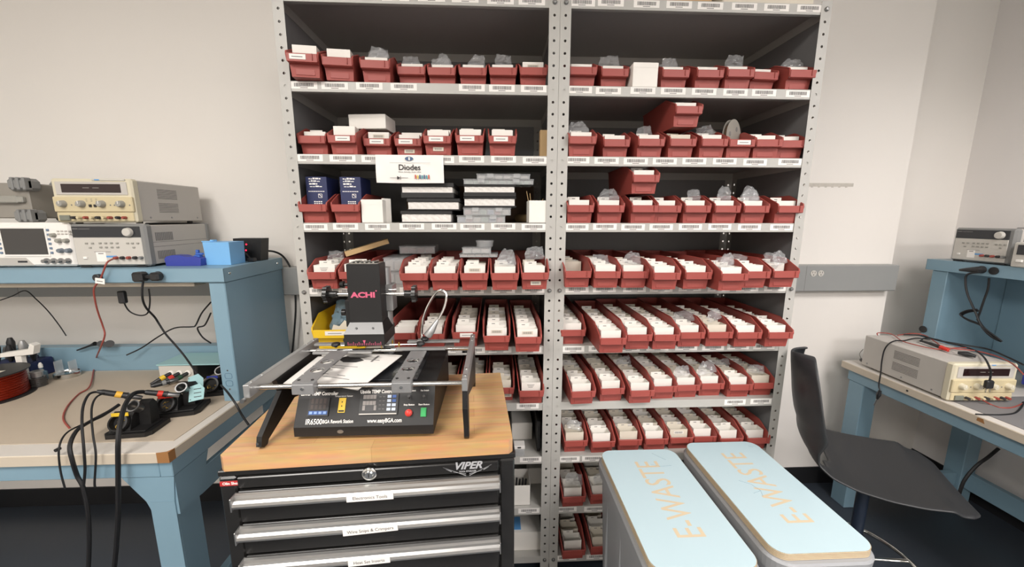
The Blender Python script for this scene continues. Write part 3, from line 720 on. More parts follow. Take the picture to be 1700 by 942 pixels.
# lower left shelves, seen between the tool cabinet and the post
wbox('white_carton', -.150, -.064, .12, .25, zt2(43), zt2(43)+.075, 'white carton at the back of seventh shelf, left shelving', 'carton')
t = thing('small_parts_case', 'small clear-and-white case with printed lid, front of seventh shelf', 'case', (-.125, .02, zt2(43)))
mb = MB(); mb.rbox(-.02, .02, -.018, .018, 0, .032, .002); part('base', mb, CLEARP, t)
mb = MB(); mb.rbox(-.021, .021, -.019, .019, .0325, .046, .001); mb.box(-.008, .006, -.0195, -.019, .036, .042, mi=1); part('lid', mb, [PAPER, INK], t)
mb = MB(); mb.prism([(.03, .13), (.42, .13), (.42, .02), (.03, .0), (.02, .02)], 0, -.052, -.040, Matrix.Translation((0, 0, zt2(43)+.003))); 
solo('black_folder', mb, BLKM, 'black folder leaning upright at right end of seventh shelf', 'folder')
c1 = wbox('white_carton', -.162, -.079, .015, .12, zt2(49), zt2(49)+.090, 'open white carton with black parts, eighth shelf left shelving', 'carton', open_top=True)
mb = MB()
for k in range(5): mb.tube([(-.15+.012*k, .04+.01*(k % 3), zt2(49)+.006), (-.145+.013*k, .06, zt2(49)+.085+.006*(k % 2))], .004, 8)
solo('marker_bundle', mb, BLK, 'black sticks standing in the open white carton, eighth shelf', 'sticks')
wbox('white_carton', -.076, -.012, .14, .24, zt2(49), zt2(49)+.076, 'white carton behind the open carton, eighth shelf left shelving', 'carton')
t = wbox('white_carton', -.20, -.028, .03, .26, zt2(55), zt2(55)+.085, 'large white carton with blue tag, lowest shelf of left shelving', 'carton')
mb = MB(); mb.rbox(-.05, .0, -.10, -.03, .0865, .0885, .001); part('blue_tag', mb, BLUEP, t)
# boxes on top of the shelving
for x0, x1, y0, m, lb in ((.548, .864, .015, CARD2, 'cream cardboard box lying on top of the right shelving unit'), (.366, .520, .03, CARDB, 'brown cardboard box on top of right shelving, left of cream one')):
    t = thing('cardboard_box', lb, 'box', ((x0+x1)/2, .2, zt2(0))); mb = MB(); mb.rbox(x0, x1, y0, y0+.30, zt2(0), zt2(0)+.16, .003, mi=0); part('carton', mb, m, t, True)
    mb = MB(); mb.box(x0+.01, x1-.01, y0-.0008, y0-.0002, zt2(0)+.1, zt2(0)+.15); mb.box((x0+x1)/2-.02, (x0+x1)/2+.02, y0, y0+.3, zt2(0)+.1602, zt2(0)+.161); part('packing_tape', mb, TAPE, t, True)

# ------------------------------------------------------------------ tool cabinet
ca = .0615
FL = Vector((-.839, -.564, 0)); ux = Vector((math.cos(ca), math.sin(ca), 0)); uy = Vector((-math.sin(ca), math.cos(ca), 0))
TC = FL+ux*.332+uy*.205
tc = thing('tool_cabinet', 'black rolling tool cabinet with silver drawer pulls and wooden top', 'tool cabinet', TC, ca)
mb = MB(); mb.prism([(-.322, -.205), (.322, -.205), (.332, -.195), (.332, .205), (-.332, .205), (-.332, -.195)], 2, .914, .950)
part('wooden_top', mb, BLOCK, tc)
mb = MB(); hw_ = .336
mb.rbox(-hw_, hw_, -.198, .208, .10, .9135, .006)
mb.rbox(-hw_-.003, hw_+.003, -.203, .211, .900, .9137, .002)
for s_ in (-1, 1): mb.rbox(min(s_*.300, s_*hw_), max(s_*.300, s_*hw_), -.206, -.19, .10, .9, .004)
body = part('body', mb, BLKG, tc)
zs = [(.866, .787), (.781, .703), (.697, .60), (.594, .48), (.474, .33), (.324, .14)]
names = ['Electronics Tools', 'Wire Snips & Crimpers', 'Heat Set Inserts', None, None, None]
mb = MB(); mb.rbox(-.296, .296, -.209, -.199, .872, .899, .002); part('top_fascia', mb, BLKG, tc)
for i, (z1, z0) in enumerate(zs):
    mb = MB(); mb.rbox(-.296, .296, -.212, -.199, z0, z1, .002); d = part('drawer', mb, BLKG, tc)
    mb = MB()
    prof = [(-.212, z1-.001), (-.216, z1), (-.222, z1-.002), (-.224, z1-.008), (-.229, z1-.010), (-.234, z1-.014), (-.236, z1-.020), (-.234, z1-.026), (-.229, z1-.030), (-.222, z1-.031), (-.222, z1-.028), (-.212, z1-.026)]
    mb.prism(prof, 0, -.298, .298); mb.rbox(-.300, -.297, -.2365, -.212, z1-.032, z1, .001); mb.rbox(.297, .300, -.2365, -.212, z1-.032, z1, .001)
    h = part('handle', mb, PULL, d)
    if names[i]:
        mb = MB(); lx = [.0, -.004, -.012][i]; wd = [.052, .062, .048][i]; M = Matrix.Translation((lx, -.2372, z1-.0175)) @ Matrix.Rotation(-.035*(i == 1)-.02*(i == 2), 4, 'Y')
        mb.rbox(-wd, wd, -.0008, 0, -.0085, .0085, .0003, M, mi=0)
        add_text(mb, names[i], .011, M @ frame((0, -.0011, 0), (1, 0, 0), (0, 0, 1)), mi=1); part('drawer_label', mb, [PAPER, INK], h)
mb = MB(); M = frame((-.006, -.209, .8885), (1, 0, 0), (0, 0, 1))
mb.lathe([(.0165, 0), (.0165, .003), (.014, .005), (.0105, .0055), (.0085, .008), (0, .008)], M=M, n=28); lk = part('lock', mb, CHR, tc, smooth=True)
mb = MB(); mb.box(-.0075, -.0045, -.2176, -.2172, .884, .893); part('keyhole', mb, INK, lk)
mb = MB(); M = frame((.222, -.2093, .889), (1, 0, 0), (0, 0, 1))
add_text(mb, 'VIPER', .026, M @ Matrix.Translation((0, .003, 0)), bold=.0009, shear=.35, sx=1.05)
add_text(mb, 'TOOL STORAGE', .0055, M @ Matrix.Translation((0, -.0115, 0)), bold=.0002)
for s_ in (-1, 1):
    for (x0, y0), (x1, y1), w_ in (((.058, .003), (.004, -.022), .0016), ((.052, -.002), (.038, -.0085), .0022), ((.034, -.0115), (.004, -.0175), .0012)):
        mb.add([M @ Vector(p) for p in ((s_*x0, y0, 0), (s_*x1, y1, 0), (s_*x1, y1-w_, 0), (s_*x0, y0-.0004, 0))], [(0, 1, 2, 3) if s_ < 0 else (3, 2, 1, 0)])
part('emblem', mb, mat('emblem_silver', rgb(190, 190, 192), .35, .3), tc)
mb = MB(); mb.rbox(-.334, -.286, -.2068, -.2060, .879, .891, .0002, mi=0); add_text(mb, 'Olin Shop', .009, frame((-.310, -.2071, .885), (1, 0, 0), (0, 0, 1)), mi=1, bold=.0003)
part('shop_sticker', mb, [mat('sticker_red', rgb(178, 46, 46), .5), PAPER], tc)
for sx in (-1, 1):
    for sy_ in (-1, 1):
        mb = MB(); cx_, cy_ = sx*.28, sy_*.15; mb.cyl((cx_-.016, cy_, .05), (cx_+.016, cy_, .05), .05, n=24); c_ = part('caster', mb, RUB, tc, smooth=True)
        mb = MB(); mb.rbox(cx_-.03, cx_+.03, cy_-.03, cy_+.03, .092, .102, .002); mb.box(cx_-.022, cx_-.018, cy_-.015, cy_+.015, .04, .094); mb.box(cx_+.018, cx_+.022, cy_-.015, cy_+.015, .04, .094); part('fork', mb, STL, c_)

# ------------------------------------------------------------------ rework station
Z0 = .9505
st = thing('rework_station', 'black circuit-board rework station with silver frame rails on tool cabinet', 'rework station', (-.533, -.35, Z0))
X0, X1, YA, YB_, ZK, ZTp = -.700, -.369, -.505, -.195, .984, 1.066
mb = MB()
mb.prism([(YA, Z0+.010), (YA, ZK), (YA+.048, ZTp), (YB_, ZTp), (YB_, Z0+.010)], 0, X0, X1)
mb.rbox(X0+.012, X1-.012, YA+.014, YB_-.01, Z0+.001, Z0+.0105, .001)
part('housing', mb, BLKM, st, True)
pn = Vector((0, .048, ZTp-ZK)); O = Vector((X0, YA, ZK)); un = pn.normalized(); PLn = Vector((1, 0, 0)).cross(un)
def pp(u, v, h=.0004): return O+Vector((u*(X1-X0), 0, 0))+pn*v+PLn*h      # panel coordinates 0..1
def prect(mb, u0, u1, v0, v1, h=.001, mi=0):
    p = [pp(u, v, hh) for hh in (0, h) for u, v in ((u0, v0), (u1, v0), (u1, v1), (u0, v1))]
    mb.add(p, [(3, 2, 1, 0), (4, 5, 6, 7), (0, 1, 5, 4), (1, 2, 6, 5), (2, 3, 7, 6), (3, 0, 4, 7)], mi)
def ptext(mb, s_, u, v, size, mi=0, **k): add_text(mb, s_, size, frame(pp(u, v, .0006), (1, 0, 0), un), mi, **k)
mb = MB()
for s_, u, v, size, bo, sx in (('Lower TEMP Controller', .15, .815, .0115, .0003, .78), ('Upside TEMP Controller', .585, .84, .0115, .0003, .78), ('IR6500', .138, .125, .0175, .0002, .80), ('BGA Rework Station', .31, .125, .0115, .0002, .74),
        ('www.easyBGA.com', .645, .125, .0135, .0002, .76), ('Temperature Sensor', .33, .745, .0052, 0, 1), ('Lighting Switch', .815, .85, .0052, .0001, .9), ('Fan Switch', .925, .85, .0052, .0001, .9), ('Stop Button', .815, .50, .0054, .0002, 1), ('Start Button', .925, .50, .0054, .0002, 1)):
    mb = MB(); ptext(mb, s_, u, v, size, bold=bo, sx=sx); part('lettering', mb, PAPER, st, True)
mb = MB(); prect(mb, .085, .235, .26, .72, .004, 0); prect(mb, .092, .228, .42, .70, .0044, 1); prect(mb, .095, .228, .30, .39, .0045, 2)
for k in range(4):
    prect(mb, .102+k*.033, .122+k*.033, .315, .375, .0052, 3); prect(mb, .105+k*.03, .122+k*.03, .57, .69, .0047, 4); prect(mb, .105+k*.03, .122+k*.03, .44, .54, .0047, 4)
part('lower_controller', mb, [BLK, mat('lcd_off', rgb(44, 38, 36), .3), mat('button_blue', rgb(46, 84, 150), .4), mat('button_pale', rgb(130, 160, 205), .4), mat('digit_off', rgb(64, 52, 48), .4)], st, True)
mb = MB(); prect(mb, .30, .350, .34, .70, .002, 0)
for v in (.50, .60): prect(mb, .321, .328, v-.015, v+.015, .0024, 1)
prect(mb, .305, .345, .36, .40, .0023, 1); part('sensor_socket', mb, [YELP, INK], st, True)
mb = MB(); prect(mb, .455, .735, .27, .79, .004, 0)
for r_ in range(2):
    for k in range(4): prect(mb, .478+k*.024, .50+k*.024, .66-r_*.15, .76-r_*.15, .0045, 1)
prect(mb, .478, .497, .38, .50, .0045, 1); prect(mb, .56, .578, .38, .50, .0045, 1); prect(mb, .50, .557, .36, .50, .0045, 5)
for r_ in range(4):
    for k in range(2): prect(mb, .655+k*.036, .683+k*.036, .68-r_*.105, .75-r_*.105, .005, 2 if (k == 1 and r_ < 2) else 3)
    prect(mb, .595, .612, .70-r_*.10, .715-r_*.10, .0045, 6); prect(mb, .62, .637, .70-r_*.10, .715-r_*.10, .0045, 6)
prect(mb, .458, .728, .275, .305, .0046, 4)
part('upper_controller', mb, [BLK, mat('lcd_pane', rgb(138, 132, 128), .3), MATS['button_blue'], mat('button_white', rgb(190, 200, 215), .4), IGREY, mat('lcd_dark', rgb(50, 48, 50), .3), INKG], st, True)
for u in (.815, .925):
    mb = MB(); prect(mb, u-.014, u+.014, .62, .80, .0015, 0); c = pp(u, .66, .002); mb.cyl(c, c+PLn*.010+un*.004, .0022, .0034, 10, 1); part('toggle_switch', mb, [BLK, STL], st, True)
mb = MB(); c = pp(.818, .30, 0); mb.tube([c, c+PLn*.007, c+PLn*.0075, c+PLn*.011, c+PLn*.0125], [.0085, .0085, .0068, .0068, .004], 18); part('stop_button', mb, REDP, st, True, smooth=True)
mb = MB(); prect(mb, .905, .945, .20, .42, .004); prect(mb, .910, .940, .225, .395, .0055); part('start_button', mb, GRNP, st, True)
mb = MB(); c = Vector((X0+.33*(X1-X0), YA-.0002, ZK-.012)); mb.lathe([(.0075, 0), (.0075, .001), (0, .001)], M=Matrix.Diagonal((1, .6, 1, 1)) if False else frame((0, 0, 0), (1, 0, 0), (0, 0, 1)) @ Matrix.Diagonal((1, .62, 1, 1)), o=c, n=20)
part('maker_badge', mb, BRASS if False else STL, st, True)
# ceramic heater plate in the housing top with a dark grille
mb = MB(); mb.rbox(X0+.03, X1-.05, YA+.075, YB_-.03, ZTp+.0003, ZTp+.003, .001); part('heater_plate', mb, DISPB, st, True)
# side rails, cross rods, legs
ZR = 1.104
for s_, xr, ya, yb in ((-1, -.762, -.560, -.225), (1, -.288, -.545, -.205)):
    mb = MB(); hh = .016; mb.rbox(xr-.0065, xr+.0065, ya, yb, ZR-hh, ZR+.014, .001); r_ = part('side_rail', mb, ALU, st, True)
    for yy in (ya+.02, ya+.06, yb-.06, yb-.02):
        mb = MB(); mb.lathe([(.0032, 0), (.0032, .0018), (.0015, .0024), (0, .0024)], (xr, yy, ZR+.0141), n=12); part('screw', mb, CHR, r_, True, smooth=True)
    # boomerang leg plate: foot at the front, wide under the rail
    mb = MB(); yf = -.535 if s_ < 0 else -.512
    pts = [(yf-.006, Z0+.008), (yf+.004, Z0+.001), (yf+.018, Z0+.001), (yf+.024, Z0+.010), (yf+.150, ZR-.10), (-.24, Z0+.02), (-.225, Z0+.001), (-.205, Z0+.001), (-.215, ZR-.03), (-.24, ZR-.0165), (ya+.10, ZR-.0165), (yf+.095, ZR-.055), (yf+.0, Z0+.030)]
    if s_ > 0: pts = [(yf-.010, Z0+.010), (yf-.004, Z0+.002), (yf+.010, Z0+.002), (yf+.016, Z0+.012), (ya+.042, ZR-.045), (yb-.03, Z0+.02), (yb-.02, Z0+.001), (yb, Z0+.001), (yb-.006, ZR-.0165), (ya+.004, ZR-.0165), (ya+.0, ZR-.06), (yf-.012, Z0+.035)]
    mb.prism(pts, 0, xr-.006, xr+.006); lg = part('leg', mb, BLKM, st, True)
    mb = MB(); mb.tube([(xr, yf-.0075, Z0+.018), (xr, yf-.010, Z0+.018)], .003, 10); part('screw', mb, CHR, lg, True, smooth=True)
for yy, nm in ((-.530, 0), (-.292, 1)):
    mb = MB(); mb.cyl((-.756, yy, ZR-.004), (-.294, yy, ZR-.002), .0052, n=16); part('cross_rod', mb, CHR, st, True, smooth=True)
mb = MB(); mb.cyl((-.766, -.563, ZR-.018), (-.766, -.571, ZR-.018), .005, n=12); part('screw', mb, STL, st, True)
def clampplate(x0, wd, y0, y1):
    mb = MB(); z = ZR+.008
    # plate with two big holes, built as a frame of strips around octagon rings
    seg = [(y0, y0+.045), (y0+.095, y0+.103), (y0+.147, y1)]
    for a, b in seg: mb.box(x0, x0+wd, a, b, z, z+.003)
    for yc in (y0+.070, y0+.125):
        cx_ = x0+wd/2; hy = .025 if yc < y0+.1 else .022; K = 24; R_ = .0145; ring = []
        out = []
        for k in range(K):
            a = 2*PI*(k+.5)/K; c_, s_ = math.cos(a), math.sin(a); m_ = max(abs(c_)/(wd/2), abs(s_)/hy)
            out.append((cx_+c_/m_, yc+s_/m_, z+.003)); ring.append((cx_+R_*c_, yc+R_*s_, z+.003))
        corners = out+ring+[(p[0], p[1], z) for p in ring]+[(p[0], p[1], z) for p in out]
        mb.add(corners, [(k, (k+1) % K, K+(k+1) % K, K+k) for k in range(K)]+[(K+k, K+(k+1) % K, 2*K+(k+1) % K, 2*K+k) for k in range(K)]+[(2*K+k, 2*K+(k+1) % K, 3*K+(k+1) % K, 3*K+k) for k in range(K)])
    p = part('clamp_plate', mb, ALUD, st, True)
    mb = MB(); mb.rbox(x0, x0+wd, y0-.006, y0+.016, z-.024, z-.0002, .001); br = part('clamp_block', mb, ALUD, p, True)
    for dx in (.009, wd-.009):
        mb = MB(); mb.lathe([(.0032, 0), (.0032, .0016), (0, .0016)], (x0+dx, y0+.012, z+.003), n=12); part('screw', mb, BLK, p, True)
    mb = MB(); mb.tube([(x0+wd/2, y0-.0061, z-.010), (x0+wd/2, y0-.0085, z-.010)], .0035, 12); part('screw', mb, CHR, p, True)
    for yc in (y0+.070, y0+.125):
        mb = MB(); mb.lathe([(.0140, .0032), (.0155, .0036), (.0145, .0002), (.0140, -.003)], (x0+wd/2, yc, z), n=28, caps=False); part('hole_rim', mb, CHR, p, True, smooth=True)
clampplate(-.672, .048, -.542, -.340); clampplate(-.452, .044, -.542, -.345)
# rear clamps: sliding plates, knobs, thin arms with pins
for x0, x1, yy, zz in ((-.745, -.60, -.270, ZR+.006), (-.72, -.56, -.335, ZR+.004), (-.48, -.325, -.255, ZR+.006), (-.50, -.36, -.315, ZR+.004)):
    mb = MB(); mb.rbox(x0, x1, yy-.009, yy+.009, zz, zz+.006, .0008); part('rear_clamp_arm', mb, ALU, st, True)
for x0, yy in ((-.672, -.303), (-.655, -.262), (-.432, -.303), (-.428, -.262)):
    mb = MB(); c = Vector((x0, yy, ZR+.010))
    mb.lathe([(.004, 0), (.005, .004), (.011, .005), (.0125, .009), (.011, .013), (.006, .0145), (0, .0145)], c, n=10); part('clamp_knob', mb, BLK, st, True, smooth=True)
for x0, yy in ((-.615, -.285), (-.545, -.300), (-.52, -.275), (-.495, -.30)):
    mb = MB(); mb.cyl((x0, yy, ZR+.004), (x0, yy, ZR+.022), .0014, n=8); mb.cyl((x0, yy, ZR+.012), (x0, yy, ZR+.017), .0028, n=8); part('pin', mb, BRASS, st, True)
mb = MB(); mb.cyl((-.62, -.283, ZR+.006), (-.48, -.279, ZR+.008), .0018, n=8); mb.cyl((-.66, -.30, ZR+.014), (-.44, -.296, ZR+.014), .0022, n=8); part('support_wire', mb, CHR, st, True)
# column and heater head
mb = MB(); mb.cyl((-.545, -.225, ZTp-.002), (-.545, -.225, 1.335), .0165, n=24); part('column', mb, ALU, st, True, smooth=True)
mb = MB(); mb.rbox(-.575, -.520, -.250, -.200, 1.205, 1.285, .003); part('column_clamp', mb, ALU, st, True)
HX0, HX1, HY0, HY1 = -.640, -.550, -.305, -.250
HX0, HX1 = -.6295, -.5385
mb = MB(); mb.rbox(HX0, HX1, -.300, -.240, 1.186, 1.352, .0015); hd = part('heater_head', mb, BLKM, st, True)
mb = MB()
a = [(HX0, -.300, 1.186), (HX1, -.300, 1.186), (HX1, -.24, 1.186), (HX0, -.24, 1.186)]
b = [(HX0-.010, -.324, 1.158), (HX1+.010, -.324, 1.158), (HX1+.010, -.21, 1.158), (HX0-.010, -.21, 1.158)]
mb.add(a+b, [(0, 1, 2, 3), (4, 0, 3, 7), (1, 5, 6, 2), (3, 2, 6, 7), (7, 6, 5, 4)], 0); mb.add(a+b, [(4, 5, 1, 0)], 1)
mb.rbox(HX0-.010, HX1+.010, -.324, -.21, 1.124, 1.158, .001, mi=0)
part('head_shroud', mb, [BLKM, ALUD], hd, True)
mb = MB(); mb.rbox(HX0+.004, HX1-.004, -.296, -.244, 1.3522, 1.3545, .001)
for k in range(6): mb.rbox(HX0+.01+.012*k, HX0+.016+.012*k, -.292, -.248, 1.3545, 1.357+.002*(k % 2), .0008)
part('vent_grille', mb, CHR, hd, True)
mb = MB(); add_text(mb, 'ACHI', .0205, frame(((HX0+HX1)/2-.003, -.3012, 1.265), (1, 0, 0), (0, 0, 1)), bold=.0010, sx=1.38); mb.lathe([(.002, 0), (.0012, .0001)], o=(HX1-.012, -.3012, 1.277), M=Matrix.Rotation(PI/2, 4, 'X'), n=10)
for k in range(19):
    x = HX0+.000+k*.0050; h_ = .010 if k % 3 == 0 else .006; mb.box(x, x+.0012, -.3245, -.3242, 1.126, 1.126+h_)
mb.add([((HX0+HX1)/2+dx, -.3248, z) for dx, z in ((-.004, 1.141), (0, 1.129), (.004, 1.141))], [(0, 1, 2)])
part('lettering', mb, PINK, hd, True)
for dx in (.022, .068):
    mb = MB(); mb.tube([(HX0+dx, -.3105, 1.171), (HX0+dx, -.3150, 1.1735)], .0028, 10); part('screw', mb, BLK, hd, True)
mb = MB(); mb.cyl((-.700, -.268, 1.262), (-.455, -.268, 1.262), .0042, n=12); mb.cyl((-.54, -.262, 1.274), (-.505, -.262, 1.274), .0014, n=8); part('adjust_rod', mb, CHR, st, True, smooth=True)
for sx, x0 in ((-1, -.672), (1, -.480)):
    mb = MB(); mb.tube([(x0, -.268, 1.262), (x0+sx*.022, -.268, 1.262), (x0+sx*.023, -.268, 1.262), (x0+sx*.034, -.268, 1.262), (x0+sx*.035, -.268, 1.262), (x0+sx*.036, -.268, 1.262)], [.010, .010, .023, .023, .019, .001], 20)
    for k in range(6):
        a = 2*PI*k/6; mb.tube([(x0+sx*.023, -.268+.022*math.cos(a), 1.262+.022*math.sin(a)), (x0+sx*.034, -.268+.022*math.cos(a), 1.262+.022*math.sin(a))], .0045, 8)
    part('knob', mb, BLKG, st, True, smooth=True)
mb = MB(); mb.tube([(-.65, -.24, 1.285), (-.66, -.24, 1.285), (-.661, -.24, 1.285), (-.672, -.24, 1.285)], [.005, .005, .011, .009], 12); part('knob', mb, BLKG, st, True, smooth=True); mb = MB(); mb.tube([(-.655, -.235, 1.20), (-.663, -.235, 1.20), (-.664, -.235, 1.20), (-.675, -.235, 1.20)], [.005, .005, .010, .010], 12); part('knob', mb, BLKG, st, True, smooth=True)
mb = MB(); mb.rbox(-.650, HX0, -.275, -.235, 1.165, 1.245, .002); part('focus_bracket', mb, BLKM, st, True)
# gooseneck lamp
gy = -.262
path = [at(x, y, Y=gy+dy) for x, y, dy in ((700, 566, 0), (700.5, 545, 0), (704, 525, 0), (712, 505, 0), (722, 489, 0), (732, 482, 0), (740, 487, 0), (741, 497, -.004), (737, 512, -.01), (728, 530, -.018))]
mb = MB(); mb.tube(smoothpath(path, 6), .0036, 8); gn = part('gooseneck', mb, CHR, st, True, smooth=True)
a = at(727, 531, Y=gy-.018); b = at(717, 548, Y=gy-.026); c = at(709, 559, Y=gy-.03); d = (c-a).normalized()
mb = MB(); mb.tube([a, a+d*.006, b, c-d*.003, c, c-d*.002], [.0035, .005, .0105, .0118, .0105, .0085], 20); part('lamp_head', mb, ALU, st, True, smooth=True)
mb = MB(); g = path[0]; mb.rbox(g.x-.012, g.x+.012, g.y-.01, g.y+.01, ZR+.012, g.z+.004, .001); part('lamp_mount', mb, ALU, st, True)

# the manual lying on the station
def page(name, corners, z, label, m=PAPER, grp=None):
    P4 = [at(x, y, Z=z) for x, y in corners]
    mb = MB(); n = 10
    def f(u, v):
        p = (P4[0]*(1-u)+P4[1]*u)*(1-v)+(P4[3]*(1-u)+P4[2]*u)*v; return p+Vector((0, 0, .003*math.sin(u*PI)*math.sin(v*2.5)))
    mb.grid(f, n, n); mb.grid(lambda u, v: f(u, v)-Vector((0, 0, .0012)), n, n)
    return solo(name, mb, m, label, 'paper', grp, smooth=True), f
o, f = page('paper_sheet', [(470, 637), (596, 643), (664, 592), (528, 592)], ZTp+.012, 'lower white manual sheet on the rework station, edge showing at left')
o2, f2 = page('paper_manual', [(505, 632), (594, 648), (668, 590), (548, 585)], ZTp+.0165, 'white printed manual page with machine picture lying on rework station')
def onpage(mb, u0, u1, v0, v1, mi):
    mb.add([f2(u, v)+Vector((0, 0, .0006)) for u, v in ((u0, v0), (u1, v0), (u1, v1), (u0, v1))], [(0, 1, 2, 3)], mi)
mb = MB()
for v, a, b in ((.50, .25, .62), (.43, .25, .45), (.24, .15, .30), (.24, .45, .58), (.17, .2, .7), (.36, .2, .3)): onpage(mb, a, b, v, v+.012, 0)
mb.add([f2(u, v)+Vector((0, 0, .0007)) for u, v in ((.20, .74), (.34, .62), (.52, .64), (.60, .72), (.50, .80), (.30, .84))], [tuple(range(6))], 1)
mb.add([f2(u, v)+Vector((0, 0, .0009)) for u, v in ((.28, .86), (.36, .80), (.56, .80), (.64, .90), (.40, .94))], [tuple(range(5))], 0); onpage(mb, .58, .80, .76, .775, 0); onpage(mb, .70, .73, .70, .92, 0)
M = chain(o2).inverted(); q = link('print', mb.mesh('print', [INKG, INK], M=M), o2)

# ------------------------------------------------------------------ benches
def leftbench():
    XE, Y0, Y1, ZB = -1.212, -.268, .445, .775
    t = thing('workbench', 'blue steel workbench with white top and riser shelf, left of tool cabinet', 'workbench', (-2.1, .1, 0))
    XS = -3.0
    mb = MB(); mb.rbox(XS, XE, Y0, Y1, ZB-.036, ZB-.0006, .002, mi=1)
    mb.box(XS+.002, XE-.002, Y0+.002, Y1-.002, ZB-.0006, ZB, mi=0); wt = part('worktop', mb, [LAM, LAMEDGE], t, True)
    mb = MB(); mb.prism([(XE-.035, Y0-.0004), (XE+.0005, Y0-.0004), (XE+.0005, Y0+.024), (XE-.008, Y0+.006)], 2, ZB-.034, ZB+.0004); part('chipped_corner', mb, WOODC, wt, True)
    mb = MB(); mb.rbox(XS, XE-.046, Y0+.012, Y0+.06, ZB-.090, ZB-.0365, .002); mb.rbox(XE-.045, XE-.006, Y0+.012, Y1-.01, ZB-.090, ZB-.0365, .002); part('apron', mb, BLUE, t, True)
    # front leg with flared gusset, rear leg, side stretchers, rear stretcher
    lx1, lx0 = XE-.007, XE-.092
    mb = MB(); mb.prism([(lx0, .0), (lx1-.01, .0), (lx1-.01, .60), (lx1, ZB-.091), (lx0-.07, ZB-.091), (lx0-.01, .60), (lx0, .57)], 1, Y0+.014, Y0+.020)
    mb.rbox(lx0+.002, lx1-.010, Y0+.018, Y0+.110, 0, .60, .003); mb.prism([(Y0+.018, .55), (Y0+.11, .55), (Y0+.16, ZB-.092), (Y0+.018, ZB-.092)], 0, lx1-.014, lx1-.002)
    mb.box(lx0, lx1-.012, Y0+.0130, Y0+.0139, .5985, .6); part('leg', mb, BLUE, t, True)
    mb = MB(); mb.rbox(lx0, lx1-.01, Y1-.11, Y1-.03, 0, ZB-.092, .003); part('leg', mb, BLUE, t, True)
    mb = MB(); mb.rbox(lx1-.022, lx1-.004, Y0+.11, Y1-.10, .545, .632, .002); part('side_rail', mb, BLUE, t, True)
    mb = MB(); mb.rbox(lx1-.05, lx1-.02, Y0+.11, Y1-.10, .10, .17, .002); part('side_rail', mb, BLUE, t, True)
    for yy in (Y0+.05, Y1-.08):
        mb = MB(); mb.rbox(-2.95, -2.87, yy, yy+.07, 0, ZB-.092, .003); part('leg', mb, BLUE, t, True)
    # riser
    RY, ZR_ = .055, 1.297
    mb = MB(); mb.rbox(XS, XE+.006, RY, .443, ZR_-.0025, ZR_, .001)
    mb.rbox(XS, XE+.006, RY, RY+.002, ZR_-.052, ZR_-.001, .0006); mb.rbox(XE+.004, XE+.006, RY, .443, ZR_-.052, ZR_-.001, .0006); mb.box(XS, XE+.004, RY, RY+.02, ZR_-.052, ZR_-.050)
    top = part('riser_shelf', mb, BLUE, t, True)
    for x_, y_, nx in ((XE+.0062, RY+.03, 1), (XE+.0062, .40, 1)):
        mb = MB(); mb.tube([(x_-.0005, y_, ZR_-.022), (x_+.002, y_, ZR_-.022), (x_+.003, y_, ZR_-.022)], [.0055, .0048, .002], 12); part('screw', mb, CHR, top, True, smooth=True)
    mb = MB(); mb.rbox(XE-.058, XE, RY+.006, .443, ZB+.0005, ZR_-.053, .003); po = part('riser_post', mb, BLUE, t, True)
    # knock-out plate on the post face
    mb = MB()
    for zz in (ZB+.105, ZB+.075):
        mb.tube([(XE-.042+.026*(.5+.5*math.copysign(abs(math.cos(a))**.5, math.cos(a))), RY+.0055, zz+.011*math.copysign(abs(math.sin(a))**.6, math.sin(a))) for a in [2*PI*k/24 for k in range(25)]], .0007, 5)
    part('knockout', mb, mat('bench_blue_dark', rgb(78, 112, 138), .5), po, True)
    for zz in (ZB+.128, ZB+.052):
        mb = MB(); mb.lathe([(.003, 0), (.003, .0012), (0, .0014)], (XE-.029, RY+.0055, zz), M=frame((0, 0, 0), (1, 0, 0), (0, 0, 1)), n=10); part('screw', mb, CHR, po, True)
    mb = MB(); mb.rbox(XS, XS+.058, RY+.006, .443, ZB+.0005, ZR_-.053, .003); part('riser_post', mb, BLUE, t, True)
    mb = MB(); mb.rbox(XS+.06, XE-.06, .395, .443, ZB+.0005, ZB+.115, .002); part('outlet_channel', mb, BLUE, t, True)
    # two round receptacles on the riser front, two on the channel
    for x_, y_, z_ in ((at(238, 459, Y=RY).x, RY, 1.271), (at(264, 459, Y=RY).x, RY, 1.271)):
        mb = MB(); mb.lathe([(.0165, 0), (.0165, .004), (.013, .005), (0, .005)], (x_, y_-.0002, z_), M=frame((0, 0, 0), (1, 0, 0), (0, 0, 1)), n=24); part('receptacle', mb, BLK, top, True, smooth=True)
    for px in (227, 270):
        p = at(px, 459, Y=RY); mb = MB(); mb.lathe([(.003, 0), (.003, .002), (0, .0025)], (p.x, RY-.0002, 1.271), M=frame((0, 0, 0), (1, 0, 0), (0, 0, 1)), n=10); part('screw', mb, CHR, top, True)
    p = at(165, 460, Y=RY); mb = MB(); mb.lathe([(.013, 0), (.013, .012), (.010, .014), (0, .014)], (p.x, RY-.0002, 1.266), M=frame((0, 0, 0), (1, 0, 0), (0, 0, 1)), n=20); part('receptacle', mb, BLK, top, True, smooth=True)
    mb = MB(); mb.rbox(XS, -1.34, RY+.03, RY+.09, ZR_-.072, ZR_-.053, .002); part('task_light', mb, LAMEDGE, t, True)
    return t
leftbench()
mb = MB(); mb.rbox(-2.98, -1.245, -.205, .385, .7752, .7772, .0008); solo('bench_mat', mb, MATT, 'large tan rubber mat covering the white top of left workbench', 'bench mat')

